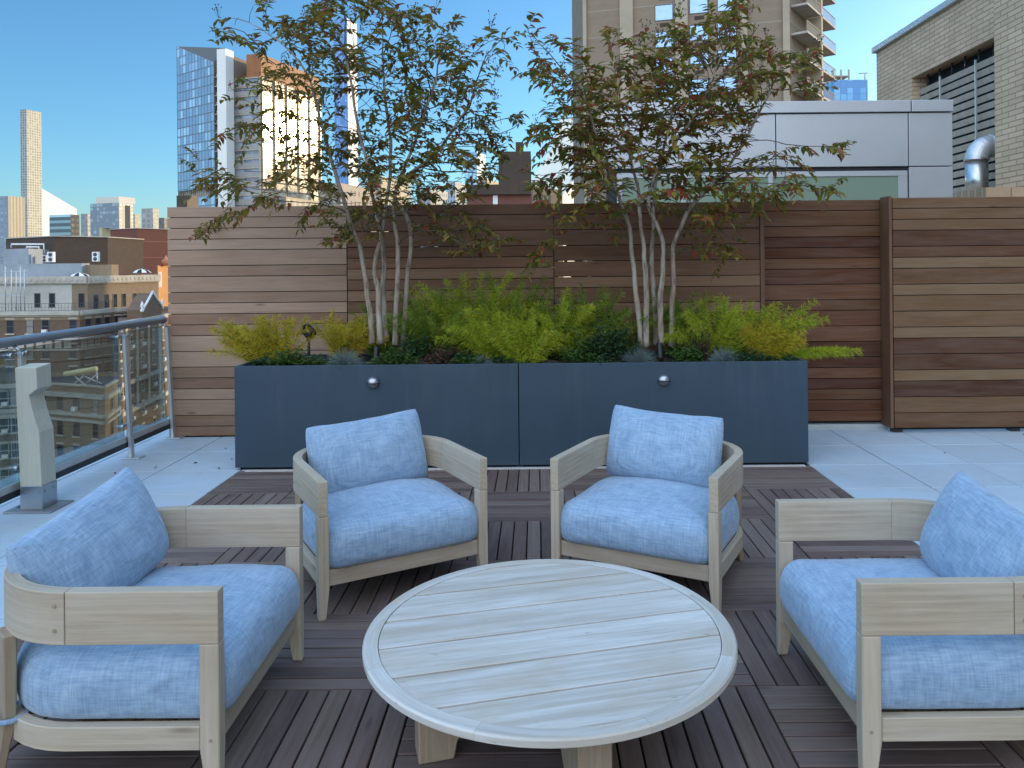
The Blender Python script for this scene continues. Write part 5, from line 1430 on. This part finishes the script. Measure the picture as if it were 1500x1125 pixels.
acu(134.5,144,369,383,122,'lone white air conditioner on the right half of the dark roof storey')
th, p, zt = block('yellow_house', 'yellow sunlit house squeezed between dark roof storey and red brick wall', 'building', [(146,225),(150,222),(168,236)], 333, plain('sunlit yellow brick', (.6,.46,.24), .8, scale=.3), 8, -20)
th, p, zt = block('red_brick_building', 'windowless red brick building behind the roof terrace, left of the fence', 'building', [(162,172),(201,168),(262,176)], 334.5, M['red_brick'], 14, -30, parapet=.4)
for i in range(2):
    w_ = Wall(th, p[i], p[i+1]); mb = MB()
    for dz in (2.7, 6.2): w_.strip(mb, 0, w_.L, zt-dz-.25, zt-dz, .0, .06)
    W3(mb.build('brick_band', plain('pale brick band', (.26,.11,.085), .85), th), th)
th, p, zt = block('terracotta_house', 'orange sunlit house with a lantern top by the fence end', 'building', [(228,150),(231,148),(250,160)], 389, plain('terracotta', (.55,.27,.10), .8, scale=.4), 6, -20)
w_ = Wall(th, p[1], p[2]); mb = MB()
for k in range(3): w_.strip(mb, .5+k*1.1, 1.1+k*1.1, zt-4.2, zt-1.2, .01, .06)
W3(mb.build('window', M['white_paint'], th), th)
mb = MB(); q = at(236,386,150); mb.lathe([(.8,0),(.8,1.0),(.3,1.4),(.05,2.0)], (q.x,q.y+2,zt), 10); W3(mb.build('lantern', plain('terracotta lantern', (.6,.22,.1), .7), th), th)

A = thing('apartment_block', 'large brown brick apartment block across the street, with terrace storey and cornices', 'building', (-65, 115, GZ))
Yb = 105
def P2(u, Y): q = at(u, VPY, Y); return Vector((q.x, q.y))
# terrace storey (set back)
zp1 = zv(60,405,107); zp0 = zv(60,455,107)
pen = [P2(-60,107), P2(128,107), P2(232,120), P2(232,140), P2(-60,140)]
mb = MB(); mb.prism([tuple(q) for q in pen], zp0-3, zp1, top=False); W3(mb.build('terrace_storey', M['tan_apt'], A), A)
mb = MB(); mb.add([(q.x,q.y,zp1-.6) for q in pen], [tuple(range(5))]); W3(mb.build('roof', M['roof_light'], A), A)
wa = Wall(A, pen[0], pen[1]); wb_ = Wall(A, pen[1], pen[2])
mb = MB(); wa.strip(mb, 0, wa.tu(105), zp0-3, zp1-1.1, .005, .018); W3(mb.build('stucco_front', M['stucco'], A), A)
mb = MB()
for w_ in (wa, wb_): w_.strip(mb, 0, w_.L, zp1-.95, zp1, .0, .35); w_.strip(mb, 0, w_.L, zp1-1.1, zp1-.95, .0, .2)
for w_ in (wa, wb_):
    n = int(w_.L/.8)
    for k in range(n):
        c = w_.pt(.4+k*.8, zp1-.48, .36); mb.lathe([(.27,0),(.27,.04),(.1,.06)], c, 8, smooth=False, M=Matrix.Rotation(w_.ang,4,'Z') @ Matrix.Rotation(R(90),4,'X'))
W3(mb.build('frieze', M['limestone'], A), A)
dp = win_proto(.85, 2.0, 'win_frame', None, lintel=False, split=1)
for u in (54.5, 76, 119): wa.window(dp, wa.tu(u), zv(u,440,107))
for u in (140,156,168,181,197,208): wb_.window(dp, wb_.tu(u), zv(u,439,110)-.2)
drop_protos()
# main body with projecting bay
zc = zv(60,457,103); body = [P2(-60,103), P2(116,103), P2(165,109), P2(214,113), P2(214,140), P2(-60,140)]
mb = MB(); mb.prism([tuple(q) for q in body], GZ, zc, top=False); W3(mb.build('walls', M['brown_brick'], A), A)
mb = MB(); mb.add([(q.x,q.y,zc-.02) for q in body], [tuple(range(6))]); W3(mb.build('terrace_floor', M['roof_dark'], A), A)
ww = [Wall(A, body[i], body[i+1]) for i in range(3)]
mb = MB()
for w_ in ww:
    w_.strip(mb, -.1, w_.L+.1, zc-.4, zc+.12, -.3, .45); w_.strip(mb, 0, w_.L, zc-.62, zc-.4, 0, .2)
W3(mb.build('cornice', M['limestone'], A), A)
mb = MB(); zz = zv(60,497,103)
for w_ in ww:
    w_.strip(mb, 0, w_.L, zz-.1, zz+.15, 0, .5); w_.strip(mb, 0, w_.L, zz-1.5, zz-1.3, 0, .3)
    n = int(w_.L/1.25)
    for k in range(n): w_.strip(mb, .2+k*1.25, 1.1+k*1.25, zz-1.2, zz-.2, 0, .12)
W3(mb.build('panelled_band', M['limestone'], A), A)
mb = MB(); ww[0].strip(mb, 0, ww[0].L, zv(60,469,103), zv(60,463,103), 0, .06); ww[1].strip(mb, 0, ww[1].L, zv(60,469,103), zv(60,463,103), 0, .06); W3(mb.build('tan_band', M['tan_apt'], A), A)
mb = MB()
for w_ in ww[:2]:
    n = int(w_.L/.22)
    for k in range(0, n, 2): w_.strip(mb, k*.22, k*.22+.03, zc+.12, zc+1.1, .1, .13)
    w_.strip(mb, 0, w_.L, zc+1.1, zc+1.16, .08, .15); w_.strip(mb, 0, w_.L, zc+.6, zc+.63, .08, .15)
W3(mb.build('terrace_railing', M['win_frame'], A), A)
p1 = win_proto(1.0, 1.85, 'win_frame', 'limestone'); p2 = win_proto(1.0, 1.85, 'win_frame', 'limestone', ac=True); p3 = win_proto(1.5, 1.85, 'win_frame', 'limestone')
rg = random.Random(12)
for r, v in enumerate((478, 515, 548, 581, 614, 648, 682)):
    for u in (14, 43, 66, 106): 
        ww[0].window(p2 if rg.random() < .35 else p1, ww[0].tu(u+rg.uniform(-.3,.3)), zv(60, v, 103))
    for u in (128, 143, 156): ww[1].window(p2 if rg.random() < .3 else p1, ww[1].tu(u), zv(60, v, 103))
    for u in (172, 183): ww[2].window(p1, ww[2].tu(u), zv(60, v, 103))
drop_protos()
# terrace clutter: two striped parasols and black chairs
def parasol(u, v, Y, label):
    q = at(u, v, Y); t = thing('parasol', label, 'parasol', (q.x, q.y, q.z-1.9), 0)
    mb = MB(); n = 12
    for k in range(n):
        a0, a1 = 2*PI*k/n, 2*PI*(k+1)/n; prof = [(1.45,1.75),(1.0,2.1),(.05,2.4)]; vs = []
        for a in (a0, a1): vs += [(r*math.cos(a), r*math.sin(a), z) for r, z in prof]
        mb.add(vs, [(0,3,4,1),(1,4,5,2)], mi=k % 2)
    mb.build('canopy', [M['white_paint'], M['black']], t); mb = MB(); mb.tube([(0,0,-1),(0,0,2.4)], .03, 6); mb.build('pole', M['white_paint'], t)
parasol(116, 404, 110, 'striped black and white parasol on the roof behind the frieze, nearer the middle')
parasol(207, 398, 122, 'striped black and white parasol on the roof behind the frieze, near the fence')
mbw = MB(); a = at(-20,387,114); b = at(120,404,114); mbw.span((a.x,114,b.z-2),(b.x,116,a.z)); tag(mbw.build('roof_wall', M['grey_wall']), 'long grey blue roof wall behind the frieze at far left', 'wall')
mbw = MB(); a = at(120.3,388,115); b = at(163,404,115); mbw.span((a.x,115,b.z-2),(b.x,117,a.z)); tag(mbw.build('roof_wall', M['tan_apt']), 'tan brick roof wall behind the frieze, left of the red brick building', 'wall')
for i, (u, lab) in enumerate(((48,'antenna frame of thin poles at the far left roof edge'),)):
    t = thing('antenna_frame', 'tall frame of thin grey poles standing on the terrace storey at far left', 'antenna', (at(28,440,103.5).x, 103.6, zc))
    mb = MB()
    for k, uu in enumerate((8,17,24,30,36)):
        x = at(uu,440,103.6).x - t.location.x; mb.tube([(x,0,0),(x,0,6.1-.4*(k%3))], .06, 5)
    for z in (2.2,4.0,5.4):
        mb.tube([(at(6,440,103.6).x-t.location.x,0,z),(at(40,440,103.6).x-t.location.x,0,z)], .05, 5)
    mb.build('poles', M['alu'], t)

# ornate wing to the right, with gable
Wg = thing('ornate_wing', 'ornate brown brick wing with a gable, right beside the fence end', 'building', (-52, 110, GZ))
wg = [P2(172,99), P2(246,118), P2(246,140), P2(172,140)]
zw = zv(190,470,102)
mb = MB(); mb.prism([tuple(q) for q in wg], GZ, zw); W3(mb.build('walls', M['brown_brick'], Wg), Wg)
w_ = Wall(Wg, wg[0], wg[1]); mb = MB()
for v in (556, 597, 470):
    z = zv(200, v, 104); w_.strip(mb, 0, w_.L, z-.35, z+.2, 0, .4)
for u in (183, 199, 216, 232): t0 = w_.tu(u); w_.strip(mb, t0-.35, t0+.35, zw-12, zw, .01, .15)
W3(mb.build('stone_trim', M['limestone'], Wg), Wg)
p1 = win_proto(1.0, 1.8, 'win_frame_light', 'limestone'); p2 = win_proto(1.0, 1.8, 'win_frame_light', 'limestone', ac=True)
for v in (500, 534, 568, 604, 638):
    for u in (176, 191, 207.5, 224, 237): w_.window(p2 if rg.random() < .4 else p1, w_.tu(u), zv(200, v, 104))
drop_protos()
t0, t1 = w_.tu(205), w_.tu(233); zg = zv(218,430,108)
mb = MB(); ga = [w_.pt(t0, zw-.2, .3), w_.pt(t1, zw-.2, .3), w_.pt(t1, zw+1.2, .3), w_.pt((t0+t1)/2, zg, .3), w_.pt(t0, zw+1.2, .3)]
gb = [q+Vector((w_.n.x,w_.n.y,0))*-2 for q in ga]
mb.add(ga+gb, [(0,1,2,3,4),(5,9,8,7,6)]+[(i,i+5,(i+1)%5+5,(i+1)%5) for i in range(5)], [((q-ga[0]).length, q.z, 0) for q in ga+gb]); W3(mb.build('gable', M['brown_brick'], Wg), Wg)
mb = MB(); apx = w_.pt((t0+t1)/2, zg+.2, .35)
for s0 in (w_.pt(t0-.2, zw+1.1, .35), w_.pt(t1+.2, zw+1.1, .35)): mb.tube([s0, apx], .17, 6)
W3(mb.build('gable_coping', M['white_paint'], Wg), Wg)
for tt in (t0-.2, t1+.2):
    mb = MB(); mb.lathe([(.22,0),(.28,.25),(.12,.5),(.25,.8),(.18,1.1),(.03,1.5)], w_.pt(tt, zw+.9, .3), 10); W3(mb.build('finial', M['white_paint'], Wg), Wg)

# nearer corner house with a roof rig
Cn = thing('corner_house', 'lower corner house seen through the railing glass, its right side sunlit', 'building', (-57, 92, GZ))
cn = [P2(66,90), P2(122,88), P2(152,86.5), P2(171,92), P2(171,100), P2(66,100)]
zk = zv(122,566,88); mb = MB(); mb.prism([tuple(q) for q in cn], GZ, zk, top=False); W3(mb.build('walls', M['tan_apt'], Cn), Cn)
mb = MB(); mb.add([(q.x,q.y,zk-.5) for q in cn], [tuple(range(6))]); W3(mb.build('roof', M['roof_dark'], Cn), Cn)
cw_ = [Wall(Cn, cn[i], cn[i+1]) for i in range(3)]; mb = MB()
for q in cw_:
    for v, h, o in ((579,.5,.45),(607,.35,.35),(616,.3,.3)):
        z = zv(122, v, 88); q.strip(mb, -.1, q.L+.1, z-h/2, z+h/2, 0, o)
    q.strip(mb, 0, q.L, zk-.02, zk+.2, -.25, .1)
W3(mb.build('cornice', M['limestone'], Cn), Cn)
p1 = win_proto(.95, 1.7, 'win_frame', 'limestone'); p2 = win_proto(.95, 1.7, 'win_frame', 'limestone', ac=True)
for v in (592, 629, 665, 701):
    for u in (86, 110): cw_[0].window(p2 if u == 110 and v == 592 else p1, cw_[0].tu(u), zv(122, v, 88))
    cw_[1].window(p1, cw_[1].tu(138), zv(122, v, 88)); cw_[2].window(p1, cw_[2].tu(162), zv(122, v, 88))
drop_protos()
rg_ = thing('roof_rig', 'sunlit yellow beam on crossed struts standing on the corner house roof', 'roof rig', (at(118,560,90).x, 90.5, zk-.5))
def rl_(u, v): q = at(u, v, 90.5); return Vector((q.x-rg_.location.x, 0, q.z-rg_.location.z))
mb = MB(); a, b = rl_(95,548), rl_(142,540); mb.tube([a, b], .3, 8); mb.build('beam', plain('yellow beam', (.7,.6,.3), .6), rg_)
for (p_, q_) in (((104,566),(122,551)),((108,549),(126,566)),((122,566),(141,549)),((120,549),(150,563)),((142,566),(142,544))):
    mb = MB(); mb.tube([rl_(*p_), rl_(*q_)], .09, 6); mb.build('strut', M['alu'], rg_)

# facade section at the very left, nearer
Ln = thing('apartment_house', 'brick house front at the left edge, seen through the railing glass behind the timber bollard', 'building', (-72, 96, GZ))
ln_ = [P2(-70,92), P2(24,94), P2(24,102), P2(-70,102)]; zn = zv(10,560,93)
mb = MB(); mb.prism([tuple(q) for q in ln_], GZ, zn); W3(mb.build('walls', M['brown_brick'], Ln), Ln)
w_ = Wall(Ln, ln_[0], ln_[1]); mb = MB()
for v in (566, 603, 610): z = zv(10, v, 93); w_.strip(mb, 0, w_.L, z-.3, z+.2, 0, .45)
W3(mb.build('cornice', M['limestone'], Ln), Ln)
p1 = win_proto(1.3, 1.8, 'win_frame_light', 'limestone'); p2 = win_proto(1.3, 1.8, 'win_frame_light', 'limestone', ac=True)
for v in (585, 625, 662, 700):
    for u in (-14, 6, 19): w_.window(p2 if u == 6 else p1, w_.tu(u), zv(10, v, 93))
drop_protos()
